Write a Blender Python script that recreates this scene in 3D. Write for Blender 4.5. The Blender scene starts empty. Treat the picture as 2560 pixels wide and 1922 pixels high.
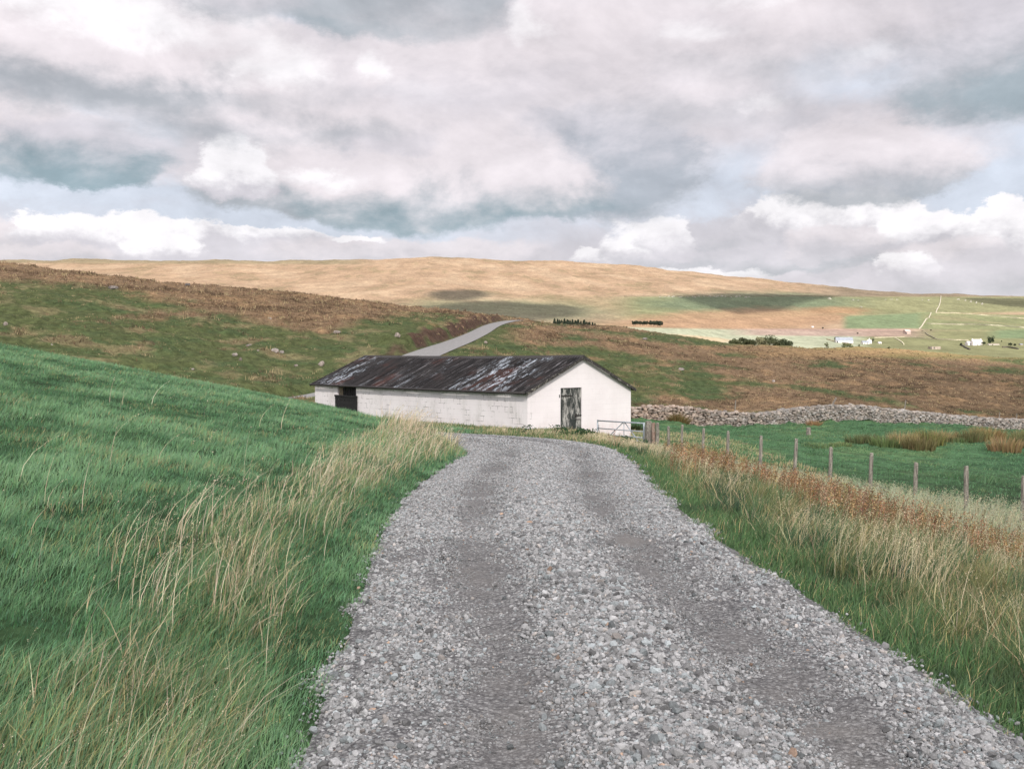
import bpy, math, random
import numpy as np
from mathutils import Vector, Matrix
R = math.radians
S = bpy.context.scene
COL = S.collection
rng = np.random.default_rng(7)
random.seed(7)

# ------------------------------------------------------------------ camera
F = 2400.0                      # focal length in photograph pixels (2560 wide)
PITCH = math.atan(71 / F)
EYE = 1.6
cam_d = bpy.data.cameras.new('camera')
cam_d.sensor_width = 36.0
cam_d.lens = 36.0 * F / 2560.0
cam_d.clip_start = 0.1
cam_d.clip_end = 40000
cam = bpy.data.objects.new('camera', cam_d)
COL.objects.link(cam)
cam.location = (0, 0, EYE)
cam.rotation_euler = (math.pi / 2 - PITCH, 0, 0)
S.camera = cam
S.view_settings.view_transform = 'Standard'
S.view_settings.look = 'None'
S.view_settings.exposure = 0.18
S.view_settings.gamma = 1.0
S.cycles.max_bounces = 6
S.cycles.diffuse_bounces = 2
S.cycles.transparent_max_bounces = 4
S.cycles.use_adaptive_sampling = True
S.cycles.adaptive_threshold = 0.015

# ------------------------------------------------------------------ sun
SUN_AZ, SUN_EL = R(175), R(38)          # clockwise from +Y
SUN = Vector((math.sin(SUN_AZ) * math.cos(SUN_EL), math.cos(SUN_AZ) * math.cos(SUN_EL), math.sin(SUN_EL)))
sl = bpy.data.lights.new('sun', 'SUN')
sl.energy = 5.0
sl.angle = R(1.2)
sl.color = (1.0, 0.93, 0.85)
so = bpy.data.objects.new('sun', sl)
COL.objects.link(so)
so.rotation_euler = SUN.to_track_quat('Z', 'Y').to_euler()

# ------------------------------------------------------------------ node helper
class NT:
    def __init__(s, tree):
        s.t = tree; s.n = tree.nodes; s.l = tree.links
    def new(s, typ, **kw):
        n = s.n.new(typ)
        for k, v in kw.items():
            setattr(n, k, v)
        return n
    def put(s, sock, v):
        if v is None: return
        if isinstance(v, bpy.types.NodeSocket): s.l.new(v, sock)
        elif isinstance(v, (tuple, list)) and len(v) == 3 and sock.type == 'RGBA': sock.default_value = (*v, 1)
        else: sock.default_value = v
    def m(s, op, a, b=None, c=None, clamp=False):
        n = s.new('ShaderNodeMath', operation=op); n.use_clamp = clamp
        for i, v in enumerate((a, b, c)): s.put(n.inputs[i], v) if v is not None else None
        return n.outputs[0]
    def vm(s, op, a, b=None, out=0):
        n = s.new('ShaderNodeVectorMath', operation=op)
        s.put(n.inputs[0], a)
        if b is not None:
            s.put(n.inputs[3 if op == 'SCALE' else 1], b)
        return n.outputs[out]
    def mr(s, v, a, b, c=0.0, d=1.0, smooth=True):
        n = s.new('ShaderNodeMapRange', interpolation_type='SMOOTHSTEP' if smooth else 'LINEAR')
        for i, x in enumerate((v, a, b, c, d)): s.put(n.inputs[i], x)
        return n.outputs[0]
    def mix(s, f, a, b, mode='MIX'):
        n = s.new('ShaderNodeMix', data_type='RGBA', blend_type=mode)
        s.put(n.inputs[0], f); s.put(n.inputs[6], a); s.put(n.inputs[7], b)
        return n.outputs[2]
    def noise(s, vec, scale, detail=4, rough=0.55, dist=0.0, out=0, lac=2.0):
        n = s.new('ShaderNodeTexNoise')
        s.put(n.inputs['Vector'], vec)
        n.inputs['Scale'].default_value = scale; n.inputs['Detail'].default_value = detail
        n.inputs['Roughness'].default_value = rough; n.inputs['Distortion'].default_value = dist
        n.inputs['Lacunarity'].default_value = lac
        return n.outputs[out]
    def vor(s, vec, scale, out=0, feature='F1'):
        n = s.new('ShaderNodeTexVoronoi', feature=feature)
        s.put(n.inputs['Vector'], vec); n.inputs['Scale'].default_value = scale
        return n.outputs[out]
    def comb(s, x, y, z):
        n = s.new('ShaderNodeCombineXYZ')
        for i, v in enumerate((x, y, z)): s.put(n.inputs[i], v)
        return n.outputs[0]
    def sep(s, v):
        n = s.new('ShaderNodeSeparateXYZ'); s.put(n.inputs[0], v)
        return n.outputs[0], n.outputs[1], n.outputs[2]

# ------------------------------------------------------------------ sky
def sky_dir(px, py):
    """azimuth and elevation of the sky seen in this part of the view"""
    u = (px - 1280) / F
    az = math.atan(u)
    return az, math.atan((890 - py) / F * math.cos(az))

def build_world():
    w = bpy.data.worlds.new('World'); S.world = w; w.use_nodes = True
    t = NT(w.node_tree); t.n.clear()
    d = t.new('ShaderNodeTexCoord').outputs['Generated']
    x, y, z = t.sep(d)
    az = t.m('ARCTAN2', x, y)
    el = t.m('ARCSINE', z)
    # cloud texture space: a layer seen in perspective
    zz = t.m('ADD', t.m('MAXIMUM', z, 0.0), 0.10)
    plane = t.comb(t.m('DIVIDE', x, zz), t.m('MULTIPLY', t.m('DIVIDE', y, zz), 0.6), z)
    ws = t.comb(az, t.m('MULTIPLY', el, 1.6), 0.3)
    w1 = t.noise(ws, 6.0, 3, 0.5, out=1)
    w2 = t.noise(ws, 26.0, 7, 0.66, out=1)
    a1, b1, _ = t.sep(w1); a2, b2, _ = t.sep(w2)
    def warp(base, p, q, k1, k2):
        v = t.m('MULTIPLY_ADD', t.m('SUBTRACT', p, 0.5), k1, base)
        return t.m('MULTIPLY_ADD', t.m('SUBTRACT', q, 0.5), k2, v)
    az_s = warp(az, a1, a2, 0.09, 0.045); el_s = warp(el, b1, b2, 0.035, 0.03)
    vor = t.new('ShaderNodeTexVoronoi', feature='SMOOTH_F1'); vor.normalize = True
    t.put(vor.inputs['Vector'], t.comb(t.m('ADD', az, t.m('MULTIPLY', t.m('SUBTRACT', a2, 0.5), .05)), t.m('MULTIPLY', t.m('ADD', el, t.m('MULTIPLY', t.m('SUBTRACT', b2, 0.5), .04)), 1.5), 0.2))
    vor.inputs['Scale'].default_value = 15; vor.inputs['Detail'].default_value = 3.5; vor.inputs['Roughness'].default_value = .62; vor.inputs['Smoothness'].default_value = .35
    V = t.m('SUBTRACT', vor.outputs[0], 0.38)
    fine = t.m('SUBTRACT', t.noise(ws, 22, 9, .68), .5)
    edge = t.m('MULTIPLY_ADD', fine, 1.1, V)
    n0 = t.noise(ws, 8.0, 9, 0.6, 0.2); n1 = t.noise(t.vm('ADD', ws, (0.012, 0.03, 0)), 8.0, 9, 0.6, 0.2)
    relief = t.m('SUBTRACT', n0, n1)
    vs_ = t.m('MULTIPLY', V, -0.30)
    shade_n = t.m('ADD', t.m('MULTIPLY', relief, 1.0), vs_)
    soft = t.noise(plane, 0.9, 8, 0.55, 0.4)
    P = (.765, .70, .72); Mg = (.60, .57, .605); Gr = (.41, .43, .46); Te = (.275, .36, .40); Gb = (.42, .45, .50); Wh = (.93, .895, .91); Bl = (.62, .665, .755); Lp = (.635, .60, .64)
    bg = t.mix(t.mr(soft, .36, .66), Mg, P)
    col = bg
    def paint(px, py, rx, up, dn, top, bot, op=1.0, soft=.16, amp=.5, v0=-.6, v1=.5, rel=.9):
        nonlocal col
        a0, e0 = sky_dir(px, py)
        da = t.m('DIVIDE', t.m('SUBTRACT', az_s, a0), rx / F)
        de = t.m('SUBTRACT', el_s, e0)
        dd = t.m('MAXIMUM', t.m('DIVIDE', de, up / F), t.m('DIVIDE', de, -dn / F))
        q = t.m('SQRT', t.m('MULTIPLY_ADD', da, da, t.m('MULTIPLY', dd, dd)))
        q = t.m('MULTIPLY_ADD', edge, amp, q)
        m_ = t.m('MULTIPLY', t.mr(q, 1 + soft, 1 - soft), op)
        if top is bot: c = top
        else:
            v = t.m('DIVIDE', de, (up + dn) / 2 / F)
            v = t.m('MULTIPLY_ADD', shade_n, 2.0, v)
            c = t.mix(t.mr(v, v0, v1), bot, top)
        col = t.mix(m_, col, c)
    # thin clear bands and holes
    paint(250, 515, 600, 70, 75, Bl, Lp, .95, .3, .35)
    paint(900, 560, 700, 45, 80, Bl, Bl, .9, .4, .4)
    paint(2000, 530, 760, 130, 110, Bl, Lp, .9, .45, .5)
    paint(2480, 440, 230, 130, 120, Bl, Bl, .95, .35, .5)
    paint(2150, 195, 150, 55, 50, Bl, Bl, .8, .5, .7)
    paint(290, 300, 110, 70, 60, Bl, Bl, .75, .5, .6)
    paint(730, 48, 90, 26, 26, Bl, Bl, .7, .5, .6)
    # haze and low cloud banks on the skyline
    paint(1280, 680, 1700, 60, 120, Lp, Lp, .9, .4, .25)
    paint(120, 605, 260, 45, 80, P, Mg, .9, .12, .5)
    paint(300, 600, 210, 62, 70, Wh, Lp, 1, .08, .85, -.15, .6)
    paint(450, 640, 130, 52, 50, Wh, Lp, .9, .12, .5, -.15, .6)
    paint(640, 606, 240, 32, 60, Wh, Lp, .95, .10, .6, -.15, .6)
    paint(400, 640, 70, 46, 40, Wh, Lp, .9, .12, .9, -.15, .6)
    paint(270, 640, 60, 26, 26, Lp, Mg, .8, .2, .7)
    paint(130, 640, 150, 30, 40, P, Mg, .8, .2, .7)
    paint(1000, 640, 330, 44, 60, P, Mg, .8, .2, .5)
    paint(900, 600, 60, 9, 9, Wh, Wh, .9, .3, .6)
    paint(1500, 655, 70, 30, 30, Wh, Lp, .9, .15, .5)
    paint(1640, 640, 110, 75, 60, Wh, Mg, .9, .12, .85, -.15, .6)
    paint(1930, 590, 130, 85, 90, Wh, Mg, 1, .07, .85, -.15, .6)
    paint(2110, 580, 160, 82, 100, Wh, Mg, 1, .07, .85, -.15, .6)
    paint(2270, 600, 150, 62, 90, Wh, Mg, 1, .07, .85, -.15, .6)
    paint(2510, 620, 130, 95, 110, Wh, Mg, 1, .07, .85, -.15, .6)
    paint(1780, 600, 150, 62, 55, Mg, Gr, .85, .12, .5, -1.2, .3)
    paint(1900, 645, 330, 36, 34, Lp, Gr, .75, .2, .7, -1.0, .7)
    paint(2060, 610, 100, 40, 44, P, Mg, .8, .15, .8)
    paint(1690, 590, 60, 60, 40, Wh, Lp, .8, .14, .9)
    paint(2330, 640, 120, 40, 40, P, Mg, .8, .2, .8)
    paint(2240, 680, 62, 48, 50, Wh, Lp, .95, .12, .7, -.15, .6)
    paint(2420, 680, 170, 50, 60, Lp, Gr, .7, .3, .5, -1.5, .4)
    paint(1720, 690, 200, 22, 30, Wh, Lp, .7, .2, .5)
    # middle height masses with flat grey bases
    paint(2200, 400, 220, 100, 60, P, Lp, .7, .4, .6)
    paint(2130, 450, 240, 130, 62, P, Gr, .85, .16, .5, -.75, .7)
    paint(1560, 420, 160, 170, 120, Lp, Gr, .6, .35, .6, -.9, .7)
    paint(1430, 450, 270, 210, 95, P, Gr, .85, .22, .45, -.6, .9)
    paint(800, 470, 330, 110, 75, P, Gr, .95, .14, .40, -.55, .5)
    paint(1490, 420, 230, 150, 118, Lp, Gb, .92, .14, .55, -.2, 1.2)
    paint(1350, 500, 230, 60, 50, Gb, Te, .75, .3, .5, -.9, .6)
    paint(1090, 490, 400, 200, 84, P, Te, .95, .16, .35, -.72, .45)
    paint(950, 330, 150, 60, 60, P, Lp, .7, .25, .9)
    paint(1010, 250, 100, 40, 40, Wh, P, .35, .5, .9)
    paint(580, 432, 104, 70, 60, Wh, Lp, 1, .16, .85, -.75, .0)
    paint(790, 452, 80, 24, 24, Wh, P, .8, .4, .7)
    paint(60, 380, 160, 130, 62, P, Te, .85, .2, .4, -.7, .5)
    paint(215, 395, 170, 90, 56, Lp, Te, .95, .16, .45, -.55, .8)
    # high sheets
    paint(600, 290, 360, 110, 70, P, Gr, .75, .35, .5, -.8, .3)
    paint(270, 150, 520, 130, 105, P, Gr, .9, .28, .45, -.75, .2)
    paint(970, 10, 330, 120, 88, Lp, Gr, .98, .16, .45, .0, 2.0)
    paint(980, 62, 230, 40, 34, Gr, Te, .8, .5, .5, -1, .5)
    paint(560, 0, 170, 80, 50, Mg, Gr, .8, .4, .5)
    paint(1150, 190, 300, 120, 90, P, Lp, .6, .5, .6)
    paint(1720, 240, 330, 100, 70, P, Gr, .45, .5, .6, -1.0, .5)
    paint(2140, 120, 420, 90, 60, P, Gr, .5, .5, .6, -1.0, .6)
    paint(2540, 160, 240, 180, 112, Lp, Gr, .85, .3, .8, -.5, 1.0)
    paint(2560, 225, 190, 60, 50, Te, Te, .6, .45, .9)
    # glaring thin spots
    for w_ in [(680, 205, 105, 66, 50, 1.15), (930, 190, 32, 36, 30, .9), (150, 40, 200, 60, 46, 1.15), (360, 90, 90, 56, 40, 1.1), (600, 125, 110, 50, 30, .45), (1340, 95, 36, 60, 50, .9),
               (1750, 110, 100, 34, 30, .7), (1960, 0, 160, 36, 20, .6), (2160, 150, 50, 30, 30, .4), (1910, 270, 60, 26, 26, .5)]:
        paint(*w_[:5], Wh, P, w_[5] * .8, .6, 1.0, -.7, .4)
    mot = t.m('SUBTRACT', t.noise(t.vm('ADD', ws, (3, 1, 0)), 5.0, 8, .6, .3), .5)
    rel = t.m('ADD', t.m('MULTIPLY_ADD', relief, .75, 1.0), t.m('MULTIPLY', mot, .28))
    col = t.vm('SCALE', col, rel)
    # sky boosted around the sun and overhead, outside the view, to light the land
    dot = t.m('MAXIMUM', t.vm('DOT_PRODUCT', d, tuple(SUN), out=1), 0.0)
    sun_boost = t.m('MULTIPLY_ADD', t.m('POWER', dot, 2.0), 1.05, 1.0)
    over = t.m('MULTIPLY_ADD', t.mr(z, 0.36, 0.8), 0.5, sun_boost)
    col = t.vm('SCALE', col, over)
    bg1 = t.new('ShaderNodeBackground'); t.put(bg1.inputs[0], col); bg1.inputs[1].default_value = 1.0
    sk = t.new('ShaderNodeTexSky', sky_type='NISHITA')
    sk.sun_disc = False; sk.sun_elevation = SUN_EL; sk.sun_rotation = SUN_AZ
    sk.altitude = 350
    bg2 = t.new('ShaderNodeBackground'); t.put(bg2.inputs[0], sk.outputs[0]); bg2.inputs[1].default_value = 0.12
    mx = t.new('ShaderNodeMixShader')
    mx.inputs[0].default_value = 0.06
    t.l.new(bg1.outputs[0], mx.inputs[1]); t.l.new(bg2.outputs[0], mx.inputs[2])
    out = t.new('ShaderNodeOutputWorld'); t.l.new(mx.outputs[0], out.inputs[0])
    w.cycles.sampling_method = 'MANUAL'; w.cycles.sample_map_resolution = 512
build_world()

# ------------------------------------------------------------------ numpy noise
_perm = np.random.default_rng(3).permutation(4096)
_grad = np.random.default_rng(4).uniform(0, 2 * np.pi, 4096)
def perlin(x, y, seed=0):
    x = np.asarray(x, float) + seed * 17.31; y = np.asarray(y, float) + seed * 9.77
    xi = np.floor(x).astype(np.int64); yi = np.floor(y).astype(np.int64)
    xf = x - xi; yf = y - yi
    u = xf * xf * xf * (xf * (xf * 6 - 15) + 10); v = yf * yf * yf * (yf * (yf * 6 - 15) + 10)
    def g(ix, iy, fx, fy):
        a = _grad[_perm[(_perm[ix & 4095] + iy) & 4095]]
        return np.cos(a) * fx + np.sin(a) * fy
    n00 = g(xi, yi, xf, yf); n10 = g(xi + 1, yi, xf - 1, yf)
    n01 = g(xi, yi + 1, xf, yf - 1); n11 = g(xi + 1, yi + 1, xf - 1, yf - 1)
    return ((n00 * (1 - u) + n10 * u) * (1 - v) + (n01 * (1 - u) + n11 * u) * v) * 1.41
def fbm(x, y, octv=4, seed=0, gain=0.5):
    s = 0; a = 1; f = 1
    for i in range(octv):
        s = s + a * perlin(x * f, y * f, seed + i * 5); a *= gain; f *= 2.03
    return s
def ss(x, a, b):
    t = np.clip((x - a) / (b - a), 0, 1)
    return t * t * (3 - 2 * t)
def ramp(x, w):                         # smooth max(x,0)
    return 0.5 * (x + np.sqrt(x * x + w * w))

# ------------------------------------------------------------------ terrain
def proj(X, Y, Z):
    """point -> position in the photograph's pixels (a map for laying out the land)"""
    c, s = math.cos(PITCH), math.sin(PITCH)
    dz = Z - EYE
    yc = c * Y - s * dz; zc = s * Y + c * dz
    return 1280 + F * X / yc, 961 - F * zc / yc
def z_at(py, Y):
    """height of a point at depth Y seen at row py"""
    d = -(py - 961) / F; c, s = math.cos(PITCH), math.sin(PITCH)
    return EYE + Y * (-s + c * d) / (c + s * d)
COLS = {
 -500: [(45,1000),(60,880),(90,735),(130,645),(150,628),(200,670),(600,740),(1000,730),(2000,715),(3000,690),(4000,668),(4500,660),(5500,675),(9000,760)],
 0:    [(45,1020),(60,905),(90,762),(130,678),(150,661),(200,700),(600,760),(1000,745),(2000,722),(3000,695),(4000,665),(4500,653),(5500,668),(9000,760)],
 400:  [(45,1035),(60,945),(90,818),(130,728),(155,706),(200,745),(600,778),(1000,762),(2000,732),(3000,700),(4000,663),(4500,650),(5500,665),(9000,750)],
 786:  [(45,1040),(54,1003),(70,940),(100,842),(140,763),(170,739),(230,780),(600,793),(1000,778),(2000,747),(3000,707),(4000,665),(4500,653),(5500,668),(9000,750)],
 1050: [(45,1050),(60,990),(80,893),(120,822),(160,784),(185,771),(250,812),(600,812),(1000,798),(1500,778),(3000,703),(4000,655),(4500,643),(5500,660),(9000,740)],
 1308: [(45,1060),(60,1000),(80,925),(120,845),(185,800),(250,838),(600,836),(1000,815),(1500,795),(3000,730),(4000,672),(4700,653),(5800,668),(9000,740)],
 1500: [(45,1085),(60,1062),(70,1040),(90,985),(130,902),(190,825),(222,815),(300,850),(600,850),(1000,818),(1300,806),(2000,775),(3000,733),(4000,685),(4800,659),(5800,672),(9000,750)],
 1660: [(45,1093),(60,1067),(68,1056),(90,1000),(130,922),(190,845),(225,835),(300,866),(600,862),(1000,826),(1250,812),(2000,778),(3000,735),(4000,694),(4800,674),(5800,690),(9000,760)],
 1830: [(45,1098),(60,1076),(72,1062),(85,1030),(110,975),(160,905),(210,866),(232,860),(320,890),(700,880),(1000,856),(1300,838),(1800,812),(2200,790),(3000,738),(4000,703),(4500,691),(5500,705),(9000,770)],
 2150: [(45,1098),(60,1075),(73,1062),(85,1030),(110,985),(150,940),(220,888),(280,870),(350,890),(800,882),(1200,860),(1600,835),(2200,800),(3000,752),(3800,735),(4300,725),(5300,740),(9000,790)],
 2560: [(45,1100),(60,1090),(88,1083),(100,1050),(130,1000),(200,930),(260,907),(320,896),(400,915),(900,893),(1200,868),(1600,840),(2200,810),(2900,775),(3600,750),(4100,742),(5000,755),(9000,800)],
 3060: [(45,1110),(60,1100),(88,1095),(100,1070),(130,1010),(200,940),(260,915),(320,903),(400,925),(900,900),(1200,875),(1600,850),(2200,825),(2900,790),(3600,765),(4100,755),(5000,765),(9000,800)],
}
def pchip(xk, yk, x):
    xk = np.array(xk, float); yk = np.array(yk, float)
    h = np.diff(xk); dl = np.diff(yk) / h
    d = np.zeros_like(yk)
    for i in range(1, len(xk) - 1):
        if dl[i-1] * dl[i] > 0:
            w1 = 2 * h[i] + h[i-1]; w2 = h[i] + 2 * h[i-1]
            d[i] = (w1 + w2) / (w1 / dl[i-1] + w2 / dl[i])
    d[0] = dl[0]; d[-1] = dl[-1]
    i = np.clip(np.searchsorted(xk, x) - 1, 0, len(xk) - 2)
    t = np.clip((x - xk[i]) / h[i], 0, 1)
    return (yk[i] * (1 + 2*t) * (1-t)**2 + h[i] * d[i] * t * (1-t)**2 + yk[i+1] * t*t * (3 - 2*t) + h[i] * d[i+1] * t*t * (t - 1))
LY = np.linspace(math.log(30), math.log(9000), 700)
_cx = sorted(COLS); CX = np.linspace(-500, 3060, 357)
_prof = np.array([pchip([math.log(a) for a, b in COLS[c]], [b for a, b in COLS[c]], LY) for c in _cx])
TAB = np.empty((len(CX), len(LY)))
for j in range(len(LY)):
    TAB[:, j] = pchip(_cx, _prof[:, j], CX)
def tab(px, Y):
    a = np.clip((px - CX[0]) / (CX[1] - CX[0]), 0, len(CX) - 1.001); b = np.clip((np.log(np.maximum(Y, 1)) - LY[0]) / (LY[1] - LY[0]), 0, len(LY) - 1.001)
    i = a.astype(int); j = b.astype(int); fa = a - i; fb = b - j
    return (TAB[i, j] * (1-fa) * (1-fb) + TAB[i+1, j] * fa * (1-fb) + TAB[i, j+1] * (1-fa) * fb + TAB[i+1, j+1] * fa * fb)
def far_z(X, Y):
    r = np.hypot(X, Y); th = np.arctan2(X, Y)
    lim = R(36.5)
    def one(thc):
        px = 1280 + F * np.tan(thc); Ye = r * np.cos(thc)
        return z_at(tab(px, Ye), np.maximum(Ye, 30))
    z = one(np.clip(th, -lim, lim))
    zb = 0.5 * (one(np.full_like(th, lim)) + one(np.full_like(th, -lim)))
    w = ss(np.abs(th), R(60), R(150))
    return z * (1 - w) + zb * w
def zr(Y):
    return -0.045 * (ramp(np.minimum(Y, 60) - 8, 3.0) - ramp(np.array(-60.0), 3.0))
FENCE_A = np.array([5.83, 36.0]); FENCE_D = np.array([0.49, -1.58])
def near_z(X, Y):
    base = zr(Y)
    lm = ss(Y, 46, 31)
    xl = np.interp(Y, [0, 18, 24, 28, 31, 60], [1.15, 1.0, .7, .55, .8, 3])
    left = (0.19 * ramp(-X - xl, 0.5) * (1 - 0.1 * ss(Y, 20, 5))) * lm
    left = np.minimum(left, 6 + 0 * left)
    xr = 2.3
    low = -2.12 - 0.012 * np.clip(Y - 30, 0, 20) + 0.012 * np.clip(20 - Y, 0, 40)
    dr = base - 0.27 * ramp(X - xr - 0.5, 0.8)
    k = 0.35
    right = 0.5 * (dr + low + np.sqrt((dr - low) ** 2 + k * k)) - 0.03
    w = ss(X, 0.5, 2.6)
    return (base + left) * (1 - w) + right * w
def land_z(X, Y):
    X = np.asarray(X, float); Y = np.asarray(Y, float)
    r = np.hypot(X, Y)
    Yb = np.where(np.abs(np.arctan2(X, Y)) < R(45), Y, r * 0.72)
    w = ss(Yb, 36, 50)
    return near_z(X, Y) * (1 - w) + far_z(X, Y) * w

# the track: centre line with half widths (near metres measured on the ground)
def on_track_plane(px, py):
    lo, hi = 2.0, 60.0
    for _ in range(50):
        m = (lo + hi) / 2
        if z_at(py, m) > float(zr(np.array(m))): lo = m
        else: hi = m
    return ((px - 1280) / F * lo, lo)
L_EDGE = [on_track_plane(*p) for p in [(745,1922),(810,1736),(862,1620),(874,1493),(914,1389),(972,1308),(1018,1238),(1088,1180),(1169,1140),(1209,1112)]]
R_EDGE = [on_track_plane(*p) for p in [(2660,1922),(2330,1680),(2141,1585),(2014,1493),(1851,1400),(1759,1331),(1666,1250),(1620,1203),(1585,1157),(1550,1132)]]
LE = np.array(L_EDGE); RE = np.array(R_EDGE)
LE[:, 0] += np.interp(LE[:, 1], [3.5, 5, 8, 12], [.15, .09, .05, 0]); RE[:, 0] += np.interp(RE[:, 1], [3.5, 5, 8, 12], [.12, .08, .04, 0])
cy = np.linspace(4, 25, 12)
cl = np.interp(cy, LE[:, 1], LE[:, 0]); cr = np.interp(cy, RE[:, 1], RE[:, 0])
PATH = [(0.6, -14, 1.6), (0.75, -4, 1.55), (0.76, 1, 1.5)]
PATH += [((a + b) / 2, y, (b - a) / 2) for y, a, b in zip(cy, cl, cr)]
PATH = [p for p in PATH if p[1] < 24.5]
PATH += [(0.75, 25.2, 1.9), (-0.1, 28.3, 1.9), (-2.4, 31.6, 1.8), (-5.6, 35.6, 1.6), (-9.4, 40.6, 1.5), (-13.2, 45.2, 1.5), (-15.0, 50.0, 1.5), (-14.9, 55.0, 1.5), (-12.9, 60.0, 1.6),
         (-10.4, 66.0, 1.6), (-8.7, 74.0, 1.6), (-7.7, 82.0, 1.6), (-6.5, 92.0, 1.5), (-5.4, 105.0, 1.4), (-4.3, 120.0, 1.3), (-3.0, 140.0, 1.2), (-0.6, 160.0, 1.15),
         (2.6, 180.0, 1.1), (7.5, 200.0, 1.1), (14.0, 230.0, 1.1)]
def smooth_path(P, step):
    P = np.array(P); d = np.concatenate([[0], np.cumsum(np.hypot(*np.diff(P[:, :2], axis=0).T))])
    s = np.arange(0, d[-1], step)
    out = np.stack([pchip(d, P[:, k], s) for k in range(3)], 1)
    ker = np.ones(5) / 5
    n = int(3.0 / step) * 2 + 1
    ker = np.ones(n) / n
    pad = np.pad(out, ((n // 2, n // 2), (0, 0)), 'edge')
    return np.stack([np.convolve(pad[:, k], ker, 'valid') for k in range(3)], 1)
PS = smooth_path(PATH, 0.5)
_w = ss(PS[:, 1], 60, 72)
PZ = np.where(PS[:, 1] < 34, zr(PS[:, 1]), np.interp(PS[:, 1], [34, 40, 50, 60, 66, 75], [float(zr(np.array(34.0))), -1.25, -1.2, -1.08, -.70, .2])) * (1 - _w) + land_z(PS[:, 0], PS[:, 1]) * _w
PZ = np.convolve(np.pad(PZ, 6, 'edge'), np.ones(13) / 13, 'valid')
TAN = np.gradient(PS[:, :2], axis=0); TAN /= np.linalg.norm(TAN, axis=1)[:, None]
def track_info(X, Y):
    """signed lateral offset, half width, height of the track at its nearest centre point, index"""
    X = np.atleast_1d(np.asarray(X, float)); Y = np.atleast_1d(np.asarray(Y, float))
    lat = np.full(X.shape, 999.0); hw = np.ones(X.shape); zz = np.zeros(X.shape); idx = np.zeros(X.shape, int)
    near = np.where((np.hypot(X, Y) < 245) & (np.abs(X) < 40))[0]
    for k in range(0, len(near), 20000):
        q = near[k:k + 20000]
        dx = X[q, None] - PS[None, ::2, 0]; dy = Y[q, None] - PS[None, ::2, 1]
        i = np.argmin(dx * dx + dy * dy, axis=1) * 2
        lat[q] = (X[q] - PS[i, 0]) * TAN[i, 1] - (Y[q] - PS[i, 1]) * TAN[i, 0]
        along = (X[q] - PS[i, 0]) * TAN[i, 0] + (Y[q] - PS[i, 1]) * TAN[i, 1]
        far = np.abs(along) > 3
        lat[q] = np.where(far, 999, lat[q])
        j = np.clip(i + np.round(along / 0.5).astype(int), 0, len(PZ) - 1)
        hw[q] = PS[j, 2]; zz[q] = PZ[j]; idx[q] = j
    return lat, hw, zz, idx
def ground(X, Y, rough=True):
    shp = np.shape(X)
    X = np.atleast_1d(np.asarray(X, float)).ravel(); Y = np.atleast_1d(np.asarray(Y, float)).ravel()
    z = land_z(X, Y)
    r = np.hypot(X, Y)
    lat, hw, tz, idx = track_info(X, Y)
    if rough:
        b = 0.05 * fbm(X * 0.9, Y * 0.9, 3, 1) * ss(r, 2, 8) + 0.03 * fbm(X * 3.1, Y * 3.1, 2, 2) * ss(r, 90, 40)
        b = b + 0.45 * fbm(X / 9, Y / 9, 4, 3) * ss(r, 45, 80) * ss(r, 700, 300)
        b = b + (0.24 * fbm(X / 1.9, Y / 1.9, 3, 6) + .10 * fbm(X / .75, Y / 1.3, 2, 7)) * ss(r, 48, 70) * ss(r, 500, 250)
        amp = ss(r, 600, 2500)
        b = b + amp * (9 * fbm(X / 260, Y / 700, 5, 9) + 2.0 * fbm(X / 60, Y / 140, 3, 12))
        z = z + b
    # the peat bank cut on the uphill side of the lane
    bank = ss(r, 78, 92) * ss(r, 172, 150)
    z = z + bank * 1.1 * ss(-lat, hw + 0.3, hw + 1.3) * ss(-lat, hw + 5.5, hw + 2.4) * (0.8 + 0.5 * fbm(X * .4, Y * .4, 2, 8))
    w = ss(np.abs(lat) - hw, 0.9, -0.05)
    z = z * (1 - w) + (tz - 0.07) * w
    return z.reshape(shp) if shp else float(z[0])
def G(px, Y):
    """ground point at depth Y in the direction of column px"""
    X = (px - 1280) / F * Y
    return Vector((X, Y, ground(X, Y)))

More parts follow.
